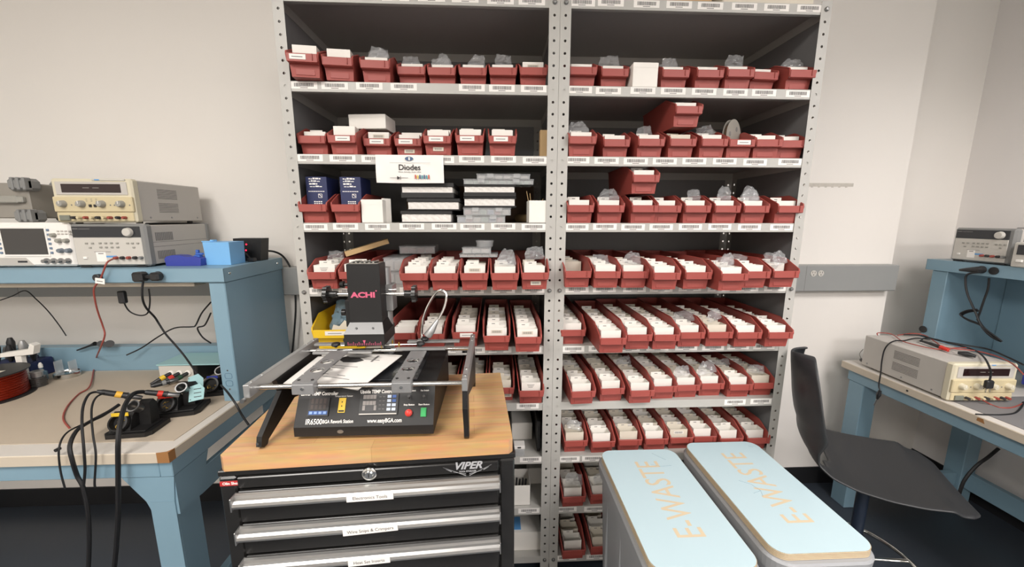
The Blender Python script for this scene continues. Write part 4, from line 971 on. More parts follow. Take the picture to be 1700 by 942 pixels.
def rightbench():
    XE, ZB = 1.545, .768; YE = .405; XR_ = XR-.012; YN = -1.5
    t = thing('workbench', 'blue steel workbench with white top along the right wall', 'workbench', (1.95, -.4, 0))
    mb = MB(); mb.rbox(XE, XR_, YN, YE, ZB-.034, ZB-.0006, .002, mi=1); mb.box(XE+.002, XR_-.002, YN+.002, YE-.002, ZB-.0006, ZB, mi=0); wt = part('worktop', mb, [LAM, LAMEDGE], t, True)
    p = at(1506, 650, X=XE); mb = MB(); mb.cyl((XE-.001, p.y, ZB-.016), (XE+.001, p.y, ZB-.016), .0045, n=10); part('edge_hole', mb, INK, wt, True)
    p = at(1627, 704, X=XE); mb = MB(); mb.prism([(p.y-.012, ZB-.020), (p.y+.012, ZB-.018), (p.y+.010, ZB-.006), (p.y-.006, ZB-.004)], 0, XE-.0006, XE+.001); part('edge_chip', mb, WOODC, wt, True)
    mb = MB(); mb.rbox(XE+.03, XE+.058, YN, YE-.015, ZB-.092, ZB-.0345, .002); mb.rbox(XE+.059, XR_-.04, YE-.045, YE-.015, ZB-.092, ZB-.0345, .002); part('apron', mb, BLUE, t, True)
    for yy in (YE-.10, YN+.05):
        for xx in (XE+.035, XR_-.11):
            mb = MB(); mb.rbox(xx, xx+.075, yy, yy+.08, 0, ZB-.093, .003); part('leg', mb, BLUE, t, True)
    mb = MB(); mb.rbox(XE+.112, XR_-.112, YE-.085, YE-.055, .10, .17, .002); part('side_rail', mb, BLUE, t, True)
    mb = MB(); mb.rbox(XR_-.09, XR_-.06, YN+.13, YE-.105, .10, .19, .002); part('stretcher', mb, BLUE, t, True)
    RX, ZR_ = 1.935, 1.283; YR = .432
    mb = MB(); mb.rbox(RX, XR_, YN, YR, ZR_-.0025, ZR_, .001); mb.rbox(RX, RX+.002, YN, YR, ZR_-.052, ZR_-.001, .0006); mb.rbox(RX, XR_, YR-.002, YR, ZR_-.052, ZR_-.001, .0006); top = part('riser_shelf', mb, BLUE, t, True)
    mb = MB(); mb.rbox(RX+.006, XR_, YE-.065, YE-.0, ZB+.0005, ZR_-.053, .003); po = part('riser_post', mb, BLUE, t, True)
    mb = MB(); mb.rbox(XR_-.05, XR_, YN, YE-.066, ZB+.0005, ZR_-.053, .002); part('riser_back', mb, BLUE, t, True)
    q = at(1533, 547, X=RX+.006); mb = MB(); mb.cyl((RX+.0055, q.y, q.z), (RX+.002, q.y, q.z), .017, n=20); part('receptacle', mb, BLK, po, True, smooth=True)
    for px, py in ((1630, 450), (1650, 452)):
        q = at(px, py, X=RX); mb = MB(); mb.cyl((RX+.0005, q.y, 1.258), (RX-.004, q.y, 1.258), .0165, n=20); part('receptacle', mb, BLK, top, True, smooth=True)
    return t
rightbench()
mb = MB(); p = at(1610, 655, Z=.7685); mb.rbox(1.585, 2.22, -1.4, p.y-.03, .7682, .7702, .0008); solo('bench_mat', mb, MATG, 'dark grey rubber mat on the right workbench, front of power supply', 'bench mat')

# ------------------------------------------------------------------ instruments
def cylf(mb, x, z, r, l, y=0, n=18, mi=None, r1=None): mb.tube([(x, y, z), (x, y-l*.85, z), (x, y-l, z)], [r, r1 or r, (r1 or r)*.85], n, mi)
def beige_psu(label, loc, rz, w_, h_, d_):
    t = thing('power_supply', label, 'power supply', loc, rz, 'beige triple power supplies')
    mb = MB(); mb.rbox(.004, w_-.004, .034, d_, .008, h_-.003, .003); ca_ = part('case', mb, IGREY, t)
    for sx, x_ in ((-1, .004), (1, w_-.004)):
        for k in range(7):
            for z0 in (h_*.60, h_*.27):
                mb_ = VENTS.setdefault((label, sx), MB()); zz = z0+k*h_*.035; mb_.box(min(x_, x_+sx*.0006), max(x_, x_+sx*.0006), d_*.34, d_*.62, zz, zz+.0014)
        part('vent_slots', VENTS[(label, sx)], INK, ca_)
        for yy in (.07, d_*.5, d_-.03):
            mb = MB(); mb.tube([(x_, yy, .022), (x_+sx*.0015, yy, .022)], .0035, 10); part('screw', mb, STL, ca_)
    mb = MB(); mb.rbox(0, w_, .006, .036, .004, h_, .006); mb.rbox(.002, w_-.002, 0, .012, h_*.26, h_*.60, .003, mi=1); mb.rbox(.006, w_-.006, .002, .012, .008, h_*.245, .003, mi=1)
    fr = part('front_bezel', mb, [BEIGE, BEIGE2], t)
    mb = MB(); mb.rbox(.016, w_-.016, .0035, .008, h_*.64, h_*.93, .003, mi=0); mb.rbox(.036, w_-.036, .0025, .006, h_*.69, h_*.88, .001, mi=1)
    for k in range(2): mb.box(w_*.40+k*w_*.12, w_*.48+k*w_*.12, .0022, .0026, h_*.79, h_*.80, mi=2)
    part('display', mb, [IGREY, DISP, KNOB], t)
    mb = MB(); mb.rbox(w_*.52, w_*.93, .003, .0065, h_*.955, h_*.99, .001, mi=0); mb.box(w_*.56, w_*.62, .0026, .0031, h_*.96, h_*.985, mi=1); part('maker_strip', mb, [ILIGHT, BLUEP], t)
    for fx in (.14, .37, .62, .86):
        mb = MB(); cylf(mb, w_*fx, h_*.44, .0125, .016, 0, 20, 0, .0105); mb.box(w_*fx-.001, w_*fx+.001, -.0164, -.0158, h_*.44, h_*.44+.010, mi=1); part('knob', mb, [BEIGE if 'right' in label else KNOB, PAPER], t, smooth=True)
    for fx in (.47, .53):
        mb = MB(); mb.rbox(w_*fx-.004, w_*fx+.004, -.004, .001, h_*.37, h_*.43, .001); part('button', mb, BLK, t)
    mb = MB()
    for fx in (.23, .28, .71, .76, .95): mb.box(w_*fx, w_*fx+.004, -.0006, 0, h_*.40, h_*.43)
    for fx in (.42, .48, .54): 
        mb.box(w_*fx, w_*fx+.006, -.0006, 0, h_*.54, h_*.55); mb.box(w_*fx, w_*fx+.006, -.0006, 0, h_*.50, h_*.51)
    part('markings', mb, INKG, fr)
    mb = MB(); mb.rbox(.018, .052, -.004, .003, h_*.07, h_*.19, .005); part('power_button', mb, mat('power_button_olive', rgb(120, 122, 110), .5), t)
    for i, fx in enumerate((.25, .32, .40, .48, .55, .63, .70, .80, .88)):
        mb = MB(); cylf(mb, w_*fx, h_*.135, .0052, .014, .001, 14, 0); part('terminal', mb, [[INK, BEIGE2, REDC, BEIGE2, INK, BEIGE2, REDC, INK, REDC][i]], t, smooth=True)
    for xx in (.03, w_-.03):
        for yy in (.05, d_-.04):
            mb = MB(); mb.cyl((xx, yy, 0), (xx, yy, .009), .01, n=14); part('foot', mb, RUB, t, smooth=True)
    return t
VENTS = {}
def grey_psu(label, loc, rz, w_, h_, d_):
    t = thing('power_supply', label, 'power supply', loc, rz, 'grey benchtop power supplies')
    mb = MB(); mb.rbox(.003, w_-.003, .03, d_-.012, .008, h_-.004, .002); ca_ = part('case', mb, IGREY, t)
    mb = MB(); mb.rbox(-.001, w_+.001, d_-.02, d_+.004, .004, h_+.001, .006); part('rear_bumper', mb, IGREYD, t)
    for sx, x_ in ((-1, .003), (1, w_-.003)):
        mb = MB()
        for zz in (.16, .60):
            for k in range(12): mb.box(min(x_, x_+sx*.0006), max(x_, x_+sx*.0006), .045+k*.007, .049+k*.007, h_*zz, h_*(zz+.2))
        mb.box(min(x_, x_+sx*.0005), max(x_, x_+sx*.0005), .03, d_-.02, h_*.46, h_*.468); mb.box(min(x_, x_+sx*.0005), max(x_, x_+sx*.0005), .03, d_-.02, h_*.565, h_*.573)
        part('vent_slots', mb, INKG, ca_)
    mb = MB(); mb.rbox(0, w_, .002, .035, .004, h_, .007); part('front_bumper', mb, IGREYD, t)
    mb = MB(); mb.rbox(.008, w_-.018, 0, .006, .010, h_*.69, .002); pn_ = part('front_panel', mb, ILIGHT, t)
    mb = MB(); mb.rbox(.008, w_-.018, -.0004, .006, h_*.70, h_*.945, .002); part('display', mb, DISPB, t)
    mb = MB(); mb.box(.012, .03, -.0008, -.0003, h_*.885, h_*.9); mb.box(.032, .07, -.0008, -.0003, h_*.885, h_*.895); part('markings', mb, INKG, pn_)
    mb = MB(); cylf(mb, w_*.78, h_*.815, .0165, .012, -.0004, 26, 0, .0145); part('dial', mb, ILIGHT, t, smooth=True)
    bt = [(.20, .56), (.28, .56), (.24, .46)]+[(.38+.075*k, .565) for k in range(4)]+[(.38+.075*k, .47) for k in range(4)]+[(.745, .56), (.81, .56), (.88, .56), (.82, .465)]
    for fx, fz in bt:
        mb = MB(); mb.rbox(w_*fx-.0045, w_*fx+.0045, -.003, .001, h_*fz-.003, h_*fz+.003, .001); part('button', mb, KNOB, t)
    mb = MB(); mb.rbox(w_*.13, w_*.18, -.004, .001, h_*.20, h_*.255, .001); part('power_button', mb, PAPER, t)
    mb = MB(); mb.box(w_*.30, w_*.43, -.0006, 0, h_*.14, h_*.36, mi=0); mb.box(w_*.43, w_*.57, -.0006, 0, h_*.235, h_*.275, mi=1); mb.box(w_*.33, w_*.40, -.0009, -.0005, h_*.315, h_*.335, mi=2)
    mb.box(w_*.28, w_*.50, -.0005, 0, h_*.36, h_*.37, mi=2); part('sticker', mb, [PAPER, BLUEP, INKG], pn_)
    for i, fx in enumerate((.585, .67, .755, .84, .92)):
        mb = MB(); cylf(mb, w_*fx-.004, h_*.225, .0058, .013, .001, 14); part('terminal', mb, [REDC, INK, REDC, INK, IGREYD][i], t, smooth=True)
    for xx in (.03, w_-.035):
        mb = MB(); mb.rbox(xx-.018, xx+.018, .004, .02, 0, .006, .001); part('foot', mb, RUB, t)
        mb = MB(); mb.rbox(xx-.018, xx+.018, d_-.03, d_-.012, 0, .006, .001); part('foot', mb, RUB, t)
    return t
RZT = 1.2975
grey_psu('grey bench power supply with black display, under the beige one', (-1.750, .088, RZT), .03, .256, .158, .33)
beige_psu('beige power supply stacked on top of the grey one, left riser shelf', (-1.783, .082, RZT+.1595), .02, .270, .158, .335)
for i, (fx, sz) in enumerate(((0, 0),)): pass
# oscilloscope (left part outside the photograph)
def scope():
    t = thing('oscilloscope', 'white digital oscilloscope with dark screen, left end of riser shelf', 'oscilloscope', (-2.105, .10, RZT))
    W_, H_ = .345, .163
    mb = MB(); mb.rbox(.004, W_-.004, .02, .15, .008, H_-.004, .008); part('case', mb, ILIGHT, t)
    mb = MB(); mb.rbox(0, W_, .0, .028, .004, H_, .008, mi=0); mb.prism([(0+.01, .008), (.20, .008), (.175, .036), (.01, .036)], 1, -.001, .002, mi=1); fr = part('front_panel', mb, [PAPER, IGREY], t)
    sx0 = at(5, 396, Y=.10).x+2.105; sx1 = at(77, 396, Y=.10).x+2.105
    mb = MB(); mb.rbox(sx0-.006, sx1+.005, -.003, .002, .040, .150, .003, mi=1); mb.rbox(sx0, sx1, -.004, -.002, .048, .142, .0005, mi=0); part('screen', mb, [DISPG, PAPER], t)
    for k in range(6):
        for xx in (sx0-.014, sx1+.011):
            mb = MB(); mb.rbox(xx-.004, xx+.004, -.004, .001, .050+k*.0165, .058+k*.0165, .0015); part('button', mb, mat('soft_key', rgb(110, 128, 150), .5), t)
    a = sx1+.028
    for i, (dx, dz, r) in enumerate(((.002, .118, .008), (.018, .098, .0085), (.043, .098, .0085), (.018, .062, .009), (.045, .062, .009))):
        mb = MB(); cylf(mb, a+dx, dz, r, .014, 0, 18, 0, r*.85); part('knob', mb, mat('scope_knob', rgb(112, 120, 128), .5) if i > 2 else KNOB, t, smooth=True)
    for k in range(8):
        mb = MB(); mb.rbox(a+.014+(k % 4)*.013, a+.022+(k % 4)*.013, -.003, .001, .130-(k//4)*.010, .135-(k//4)*.010, .001); part('button', mb, IGREY, t)
    for k in range(4):
        mb = MB(); x_ = sx1-.012+k*.025; mb.tube([(x_, 0, .024), (x_, -.004, .024), (x_, -.004, .024), (x_, -.016, .024)], [.0105, .0105, .0065, .0065], 18); part('bnc_connector', mb, STL, t, smooth=True)
    mb = MB(); mb.rbox(sx0+.035, sx0+.068, -.0022, .001, .018, .025, .001); part('usb_port', mb, DISPB, t)
    for xx in (.05, W_-.05):
        mb = MB(); mb.rbox(xx-.02, xx+.02, .01, .03, 0, .006, .001); part('foot', mb, RUB, t)
        mb = MB(); mb.rbox(xx-.02, xx+.02, .12, .14, 0, .010, .001); part('foot', mb, RUB, t)
scope()
t = thing('bumpered_instrument', 'grey instrument with dark corner bumpers lying on top of oscilloscope', 'instrument', (-1.90, .12, RZT+.164))
z0 = RZT+.164
mb = MB(); mb.rbox(-2.20, -1.905, .125, .27, z0+.014, z0+.140, .004); part('case', mb, mat('instrument_taupe', rgb(142, 137, 128), .5), t, True)
mb = MB(); mb.rbox(-2.20, -1.93, .108, .126, z0+.068, z0+.094, .004); mb.rbox(-1.935, -1.915, .112, .126, z0+.070, z0+.092, .003); part('handle', mb, KNOB, t, True)
for zz in (z0+.112, z0+.0):
    for yy in (.105, .235):
        mb = MB(); mb.rbox(-1.955, -1.885, yy, yy+.055, zz, zz+.044, .010)
        for k in range(3): mb.rbox(-1.935+k*.020, -1.925+k*.020, yy-.004, yy+.02, zz-.0+.002, zz+.046, .003)
        part('corner_bumper', mb, IGREYD, t, True)
grey_psu('grey bench power supply on the right riser shelf, beige panel facing left', (1.950, .352, 1.2835), -PI/2, .215, .155, .32)
t = thing('bench_meter', 'light bench meter at the right picture edge beside grey supply', 'meter', (1.93, .10, 1.2835))
mb = MB(); mb.rbox(1.925, 2.15, -.12, .118, 1.2837, 1.385, .004); part('case', mb, ILIGHT, t, True)
mb = MB(); mb.rbox(1.9225, 1.926, -.10, .104, 1.335, 1.375, .001); part('display', mb, DISPB, t, True)
mb = MB(); mb.rbox(1.917, 1.926, .080, .098, 1.305, 1.315, .001); part('button', mb, PAPER, t, True)
beige_psu('beige power supply with cables draped over it, on right workbench', (1.555, -.052, .7685), -.04, .252, .158, .385)

# ------------------------------------------------------------------ small things on the left riser
t = thing('storage_cup', 'light blue printed box with a small arm, corner of left riser shelf', 'box', (-1.292, .20, RZT))
mb = MB()
a, b, h = .049, .045, .088
pr_ = [(-a*.93, -b*.93, 0), (a*.96, -b*.96, 0), (a*.96, b*.96, 0), (-a*.96, b*.96, 0), (-a, -b, h), (a, -b, h), (a, b, h), (-a, b, h)]
mb.add(pr_, [(3, 2, 1, 0), (4, 5, 6, 7), (0, 1, 5, 4), (1, 2, 6, 5), (2, 3, 7, 6), (3, 0, 4, 7)]); part('box', mb, LBLUE, t)
mb = MB(); mb.rbox(-a-.028, -a+.022, -.012, .004, h-.002, h+.003, .001); mb.rbox(-a+.006, -a+.020, -.016, .008, h, h+.008, .002); part('arm', mb, LBLUE, t)
t = thing('tape_dispenser', 'deep blue plastic tape dispenser lying left of the light blue box', 'tape dispenser', (-1.400, .150, RZT))
mb = MB(); mb.prism([(-.066, 0), (.060, 0), (.064, .028), (.040, .036), (.010, .034), (-.010, .040), (-.040, .041), (-.062, .036), (-.070, .026)], 1, -.020, .020); part('body', mb, DBLUE, t)
mb = MB(); mb.rbox(.030, .052, -.010, .010, .026, .040, .002); mb.rbox(.034, .060, -.006, .006, .040, .048, .002); mb.rbox(.036, .046, -.006, .006, .048, .060, .002); part('crank', mb, mat('mid_blue', rgb(60, 100, 180), .4), t)
t = thing('network_box', 'black box with two red lights behind the light blue box', 'electronics box', (-1.27, .33, RZT))
mb = MB(); mb.prism([(-.055, .0), (.050, .0), (.062, .095), (-.055, .095)], 1, -.025, .03); part('case', mb, BLKM, t)
for dx, dz in ((-.002, .070), (-.006, .045)):
    mb = MB(); mb.lathe([(.0032, 0), (.0032, .001), (0, .0012)], (dx, -.0252, dz), M=frame((0, 0, 0), (1, 0, 0), (0, 0, 1)), n=12); part('indicator_light', mb, LED, t)
mb = MB(); mb.tube(smoothpath([(-.02, -.03, .04), (.01, -.05, .03), (.03, -.06, .012)]), .004, 7); mb.rbox(.022, .050, -.072, -.05, .001, .016, .002); part('plug', mb, BLK, t)
mb = MB(); p = at(262, 440, Z=RZT); mb.rbox(p.x-.015, p.x+.015, .10, .13, RZT, RZT+.014, .003); solo('rubber_foot', mb, RUB, 'small black rubber block beside the blue tape dispenser', 'rubber block')

# ------------------------------------------------------------------ left bench top
MZ = .7774
t = thing('soldering_station', 'soldering control unit with pale blue top, beside blue riser post', 'soldering station', (-1.47, .25, MZ))
p0 = Vector((-1.655, .245)); W_ = .25
mb = MB(); mb.rbox(-1.660, -1.50, .245, .385, MZ, MZ+.078, .003); hs = part('case', mb, BLKM, t, True)
mb = MB(); mb.rbox(-1.662, -1.40, .238, .385, MZ+.0785, MZ+.084, .001); part('top_cover', mb, TEAL, t, True)
mb = MB(); mb.rbox(-1.655, -1.515, .2405, .2445, MZ+.006, MZ+.076, .001); part('front_plate', mb, ILIGHT, t, True)
for i, (dx, m_) in enumerate(((.045, YELP), (.080, REDP), (.115, DGRN))):
    mb = MB(); a = Vector((-1.650+dx, .240, MZ+.045)); b = a+Vector((-.010, -.012, -.001)); d = Vector((-.45, -.75, -.28)).normalized()
    mb.lathe([(.012, 0), (.012, .004), (.009, .004), (.009, .006), (0, .006)], (a.x, a.y, a.z), M=frame((0, 0, 0), (1, 0, 0), (0, 0, 1)), n=18, mi=1)
    mb.tube([a+Vector((0, -.002, 0)), a+d*.022, a+d*.024, a+d*.042, a+d*.044, a+d*.075], [.008, .008, .0095, .0095, .008, .005], 14, 0)
    mb.tube([a+d*.0245, a+d*.0415], .0099, 14, 2); part('connector', mb, [BLK, PAPER, m_], t, True, smooth=True)
def stand(name, label, cx_, cy_, rz, tagm, scale=1, teal=True, cup=True):
    t = thing('iron_stand', label, 'soldering iron stand', (cx_, cy_, .7755 if cy_ < -.205 else MZ), rz, 'soldering iron stands'); s_ = scale
    mb = MB(); mb.prism([(-.060*s_, -.045*s_), (.060*s_, -.045*s_), (.072*s_, -.030*s_), (.072*s_, .055*s_), (-.072*s_, .055*s_), (-.072*s_, -.030*s_)], 2, 0, .014); mb.rbox(-.055*s_, .055*s_, -.035*s_, .045*s_, .014, .018, .002); part('base', mb, BLKM, t)
    if cup:
        # sponge housing with a round mouth leaning forward, brass wool inside
        mb = MB(); M = Matrix.Translation((-.028*s_, -.012*s_, .040)) @ Matrix.Rotation(math.radians(62), 4, 'X')
        mb.lathe([(.021, -.020), (.029, -.018), (.030, .014), (.028, .020), (.0225, .021), (.021, .012), (.020, -.010), (0, -.012)], M=M, n=26)
        mb.prism([(-.030*s_, .012), (.022*s_, .012), (.022*s_, .050), (.006, .072), (-.010*s_, .060)], 0, -.060*s_, .004); part('sponge_housing', mb, BLKM, t, smooth=False)
        mb = MB(); r = random.Random(int(cx_*100))
        for k in range(14):
            a = r.uniform(0, 6.28); q = M @ Vector((.011*math.cos(a), .011*math.sin(a)-.004, -.004+r.uniform(0, .008))); u = Vector((r.uniform(-1, 1), r.uniform(-1, 1), r.uniform(-1, 1))).normalized()*.006
            v = u.cross(Vector((r.uniform(-1, 1), .3, .5))).normalized()*.006
            mb.tube([q+u*math.cos(t_)+v*math.sin(t_) for t_ in [k_*.8 for k_ in range(8)]], .0009, 4)
        part('brass_wool', mb, BRASS, t)
    mb = MB(); mb.prism([(.010*s_, .012), (.050*s_, .012), (.050*s_, .080), (.036*s_, .098), (.016*s_, .092)], 0, .006*s_, .042*s_); part('holder_bracket', mb, BLKM, t)
    mb = MB(); M = Matrix.Translation((.024*s_, -.010*s_, .088)) @ Matrix.Rotation(math.radians(48), 4, 'X')
    mb.lathe([(.013, -.012), (.0165, .018), (.0185, .022), (.0145, .022), (.011, -.012)], M=M, n=22, caps=False); part('holder_funnel', mb, STL, t, smooth=True)
    mb = MB(); mb.rbox(-.050*s_, .002, -.0345*s_, -.0325*s_, .066, .078, .0008, Matrix.Translation((0, .012, .0))); part('colour_tag', mb, tagm, t)
    if teal:
        for k, (x0, rzz) in enumerate(((.030*s_, .15), (.010*s_, .35))):
            mb = MB(); M = Matrix.Translation((x0+.01, -.018+.05*k, .040+.018*k)) @ Matrix.Rotation(rzz, 4, 'Z') @ Matrix.Rotation(-.35, 4, 'X')
            pts = [(-.004, 0), (.040, .004), (.044, .042), (.030, .062), (.0, .054)]
            mb.prism(pts, 1, -.001, .001, M); f_ = part('heat_shield', mb, TEAL, t)
            mb = MB()
            if k == 0:
                for q in range(3): mb.box(.012, .034, -.0016, -.0009, .014+q*.014, .0165+q*.014, M)
            mb.box(.0, .003, -.0016, -.0009, .048, .051, M); mb.box(.0, .003, -.0016, -.0009, .006, .009, M); part('slot', mb, BLK, f_)
    return t
stand('a', 'black iron stand with yellow tag, nearest the bench front edge', -1.413, -.145, .10, YELP, .95, False)
stand('b', 'black iron stand with red tag and pale blue shields, middle one', -1.372, -.015, .25, REDP, 1.0, True)
stand('c', 'black iron stand with blue fitting, rearmost beside the riser post', -1.335, .138, .20, DBLUE, .72, False, True)
def iron(label, p0, p1, band, tip=True):
    p0 = Vector(p0); p1 = Vector(p1); d = (p1-p0).normalized(); L = (p1-p0).length
    t = thing('soldering_iron', label, 'soldering iron', p0, 0, 'soldering irons')
    mb = MB(); mb.tube([p0, p0+d*L*.08, p0+d*L*.12, p0+d*L*.62, p0+d*L*.66], [.0045, .007, .0085, .0095, .011], 16); part('grip', mb, BLK, t, True, smooth=True)
    mb = MB(); mb.tube([p0+d*L*.40, p0+d*L*.54], .0102, 16); part('colour_band', mb, band, t, True, smooth=True)
    mb = MB(); mb.tube([p0+d*L*.66, p0+d*L*.68, p0+d*L*.97, p0+d*L], [.0105, .0085, .0075, .006], 16); part('barrel', mb, STL, t, True, smooth=True)
    return t
def sp(x, y, Y): return at(x, y, Y=Y)
iron('soldering iron with yellow band resting on the nearest stand', sp(160, 650, -.16), sp(236, 661, -.10), YELO)
iron('soldering iron with red collar and silver barrel across the middle stand', sp(236, 651, -.10), sp(298, 657, -.05), REDP)
iron('soldering iron with white tip lying behind the middle stand', sp(250, 642, .02), sp(296, 630, .08), IGREYD)
# tools at the far left of the bench
t = thing('wire_spool', 'black spool of copper red wire at left picture edge', 'wire spool', (-2.19, .09, MZ))
sc_ = Vector((-2.205, .125, MZ)); 
mb = MB(); mb.lathe([(.118, 0), (.118, .004), (.113, .005), (.012, .005)], sc_, 48); part('flange', mb, BLK, t, True, smooth=True)
mb = MB(); mb.lathe([(.012, .099), (.111, .099), (.113, .1), (.113, .104), (.012, .104)], sc_, 48); fl = part('flange', mb, BLK, t, True, smooth=True)
mb = MB(); prof = [(.098+.0022*(k % 2)*1+.001*math.sin(k*1.7), .006+k*.0023) for k in range(41)]; mb.lathe(prof, sc_, 48); part('copper_winding', mb, COPPER, t, True, smooth=True)
mb = MB(); M = Matrix.Translation(sc_+Vector((.02, -.02, .1042))) @ Matrix.Rotation(.2, 4, 'Z')
mb.box(-.05, .04, .014, .036, 0, .0005, M); mb.box(-.05, .05, -.022, -.004, 0, .0005, M); part('paper_label', mb, CARD2, fl, True)
t = thing('tip_tinner_tin', 'round shiny tin with clear holder on tan mat', 'tin', (-2.24, .40, MZ)); c = at(107, 600, Z=MZ)
c = Vector((c.x, min(c.y, .34), MZ))
c = at(100, 612, Z=MZ); c = Vector((-2.13, .33, MZ))
t.location = c
mb = MB(); mb.lathe([(.040, 0), (.042, .002), (.042, .020), (.040, .022), (.038, .016), (0, .016)], n=32); part('tin', mb, CHR, t, smooth=True)
for sx in (-1, 1):
    mb = MB(); mb.rbox(sx*.030-.002, sx*.030+.002, -.016, .016, .016, .075, .0008); part('holder_plate', mb, CLEARP, t)
t = thing('solder_roll', 'small black roll of solder in front of the white arm', 'solder roll', (at(60, 615, Y=.235).x, .235, MZ)); 
mb = MB()
for k in range(5): mb.lathe([(.010, .008*k), (.024, .008*k), (.025, .008*k+.004), (.024, .008*k+.0075), (.010, .008*k+.0075)], n=24)
part('coil', mb, [DISPG], t, smooth=True)
mb = MB(); mb.lathe([(.008, .0405), (.016, .0405), (.017, .058), (.020, .060), (.020, .066), (0, .066)], n=24); part('cap', mb, ALU, t, smooth=True)
mb = MB(); mb.prism([(-.085, .0), (.05, .012), (.062, .050), (.045, .060), (.034, .034), (-.080, .018)], 1, -.012, .012); M = Matrix.Translation((at(40, 570, Y=.28).x, .272, MZ+.118))
mb2 = MB(); mb2.v = [M @ v for v in mb.v]; mb2.f = mb.f; mb2.m = mb.m; xq = at(40, 570, Y=.28).x; mb2.rbox(xq-.03, xq-.005, .262, .282, MZ+.0, MZ+.122, .002); solo('helping_arm', mb2, CARD, 'white plastic arm standing above the solder roll', 'plastic arm')
CX = at(28, 560, Y=.33).x-.005
t = thing('tool_caddy', 'dark blue tool caddy holding handles, left end of bench', 'tool caddy', (CX, .345, MZ))
mb = MB(); mb.rbox(-.11, .07, -.05, .045, 0, .075, .004); part('block', mb, NAVY, t)
for i, (dx, dy, hh, r_, m_) in enumerate(((-.09, -.02, .16, .013, BLK), (-.06, .01, .175, .012, BLK), (-.035, -.02, .15, .011, RUB), (.0, .0, .165, .013, ALU), (.03, .02, .15, .009, CHR), (.05, -.01, .14, .010, BLK), (-.10, .02, .13, .010, IGREYD))):
    mb = MB(); mb.tube([(dx, dy, .0755), (dx, dy, .10), (dx+.003, dy, hh-.02), (dx+.003, dy, hh)], [r_*.5, r_, r_*1.1, r_*.6], 14); tt = link('screwdriver', mb.mesh('screwdriver', m_, True, shift=Vector((dx, dy, .0755))), None, (CX+dx, .345+dy, MZ+.0755))
    tag(tt, ['black', 'tall black', 'short black', 'silver capped', 'thin chrome', 'stubby black', 'grey'][i]+' tool handle standing in the dark blue caddy', 'hand tool', 'tools in the caddy')
t = thing('small_bottle', 'clear blue flux bottle beside the round tin', 'bottle', (-2.20, .30, MZ)); mb = MB(); mb.lathe([(.014, 0), (.016, .002), (.016, .035), (.006, .045), (.006, .055), (0, .055)], n=20); part('bottle', mb, BAGB, t, smooth=True)
mb = MB(); mb.lathe([(.007, .0555), (.007, .068), (.003, .078), (0, .078)], n=16); part('cap', mb, CARD, t, smooth=True)

# ------------------------------------------------------------------ left side cables
def Pm(l): return [at(x, y, Y=Y) for x, y, Y in l]
def Pz(l): return [at(x, y, Z=z) for x, y, z in l]
cable('red_cable', Pm([(188, 430, .075), (178, 436, .04), (172, 450, .035), (166, 465, .04), (156, 480, .05), (158, 500, .06), (163, 520, .08), (170, 540, .10), (174, 556, .10), (168, 575, .08)])+Pz([(158, 600, .80), (150, 640, .785), (130, 655, .7805), (112, 675, .7805), (105, 695, .7805), (115, 711, .7805)]), .0028, REDC,
      'red and black lead hanging from grey power supply to the mat')
mb = MB(); p = at(166, 467, Y=.034); mb.rbox(-.016, .016, -.001, .001, -.010, .010, .0005, Matrix.Translation(p) @ Matrix.Rotation(.15, 4, 'Y')); mb2 = MB(); mb.box(-.010, .010, -.0014, -.0009, -.002, .001, Matrix.Translation(p) @ Matrix.Rotation(.15, 4, 'Y'), mi=1)
solo('cable_tag', mb, [PAPER, INKG], 'white paper tag on the red lead below riser edge', 'cable tag')
cable('power_cable', Pm([(238, 466, .035), (236, 480, .03), (237, 498, .03), (243, 512, .05), (256, 526, .08), (262, 535, .10), (275, 555, .10), (290, 572, .10), (305, 590, .10), (318, 608, .08), (330, 625, .06)]), .0035, RUB, 'thick black power cord from riser outlet down to soldering station')
mb = MB(); a = at(238, 460, Y=.045); mb.rbox(a.x-.018, a.x+.018, .015, .050, 1.254, 1.288, .006); b = at(263, 459, Y=.045); mb.rbox(b.x-.016, b.x+.016, .022, .050, 1.256, 1.286, .006); mb.rbox(a.x, b.x, .03, .046, 1.264, 1.276, .003)
solo('power_plug', mb, BLK, 'black twin plug in the left riser outlets', 'plug', smooth=False)
cable('black_cable', Pm([(204, 488, .12), (207, 505, .13), (216, 518, .14), (232, 524, .14), (245, 520, .13), (249, 500, .12), (247, 480, .11)]), .0026, RUB, 'black cord looping under the left riser shelf')
mb = MB(); a = at(203, 492, Y=.12); mb.rbox(a.x-.012, a.x+.012, .11, .13, a.z-.028, a.z+.020, .004); solo('power_plug', mb, BLK, 'black plug hanging below left riser shelf', 'plug')
cable('thin_cable', Pm([(0, 499, .30), (20, 492, .30), (42, 483, .30), (60, 497, .34), (80, 517, .37), (98, 540, .38), (110, 558, .38)]), .0022, RUB, 'thin dark cord sagging behind tools at left')
cable('black_cable', Pm([(350, 502, .20), (335, 520, .22), (325, 540, .25), (318, 543, .30), (290, 545, .35), (262, 560, .37), (235, 578, .37), (210, 590, .35)]), .003, RUB, 'black cord crossing behind the soldering station')
cable('black_cable', Pm([(350, 520, .18), (340, 540, .20), (328, 545, .22), (336, 560, .22), (350, 570, .20)]), .003, RUB, 'short black cord beside blue riser post')
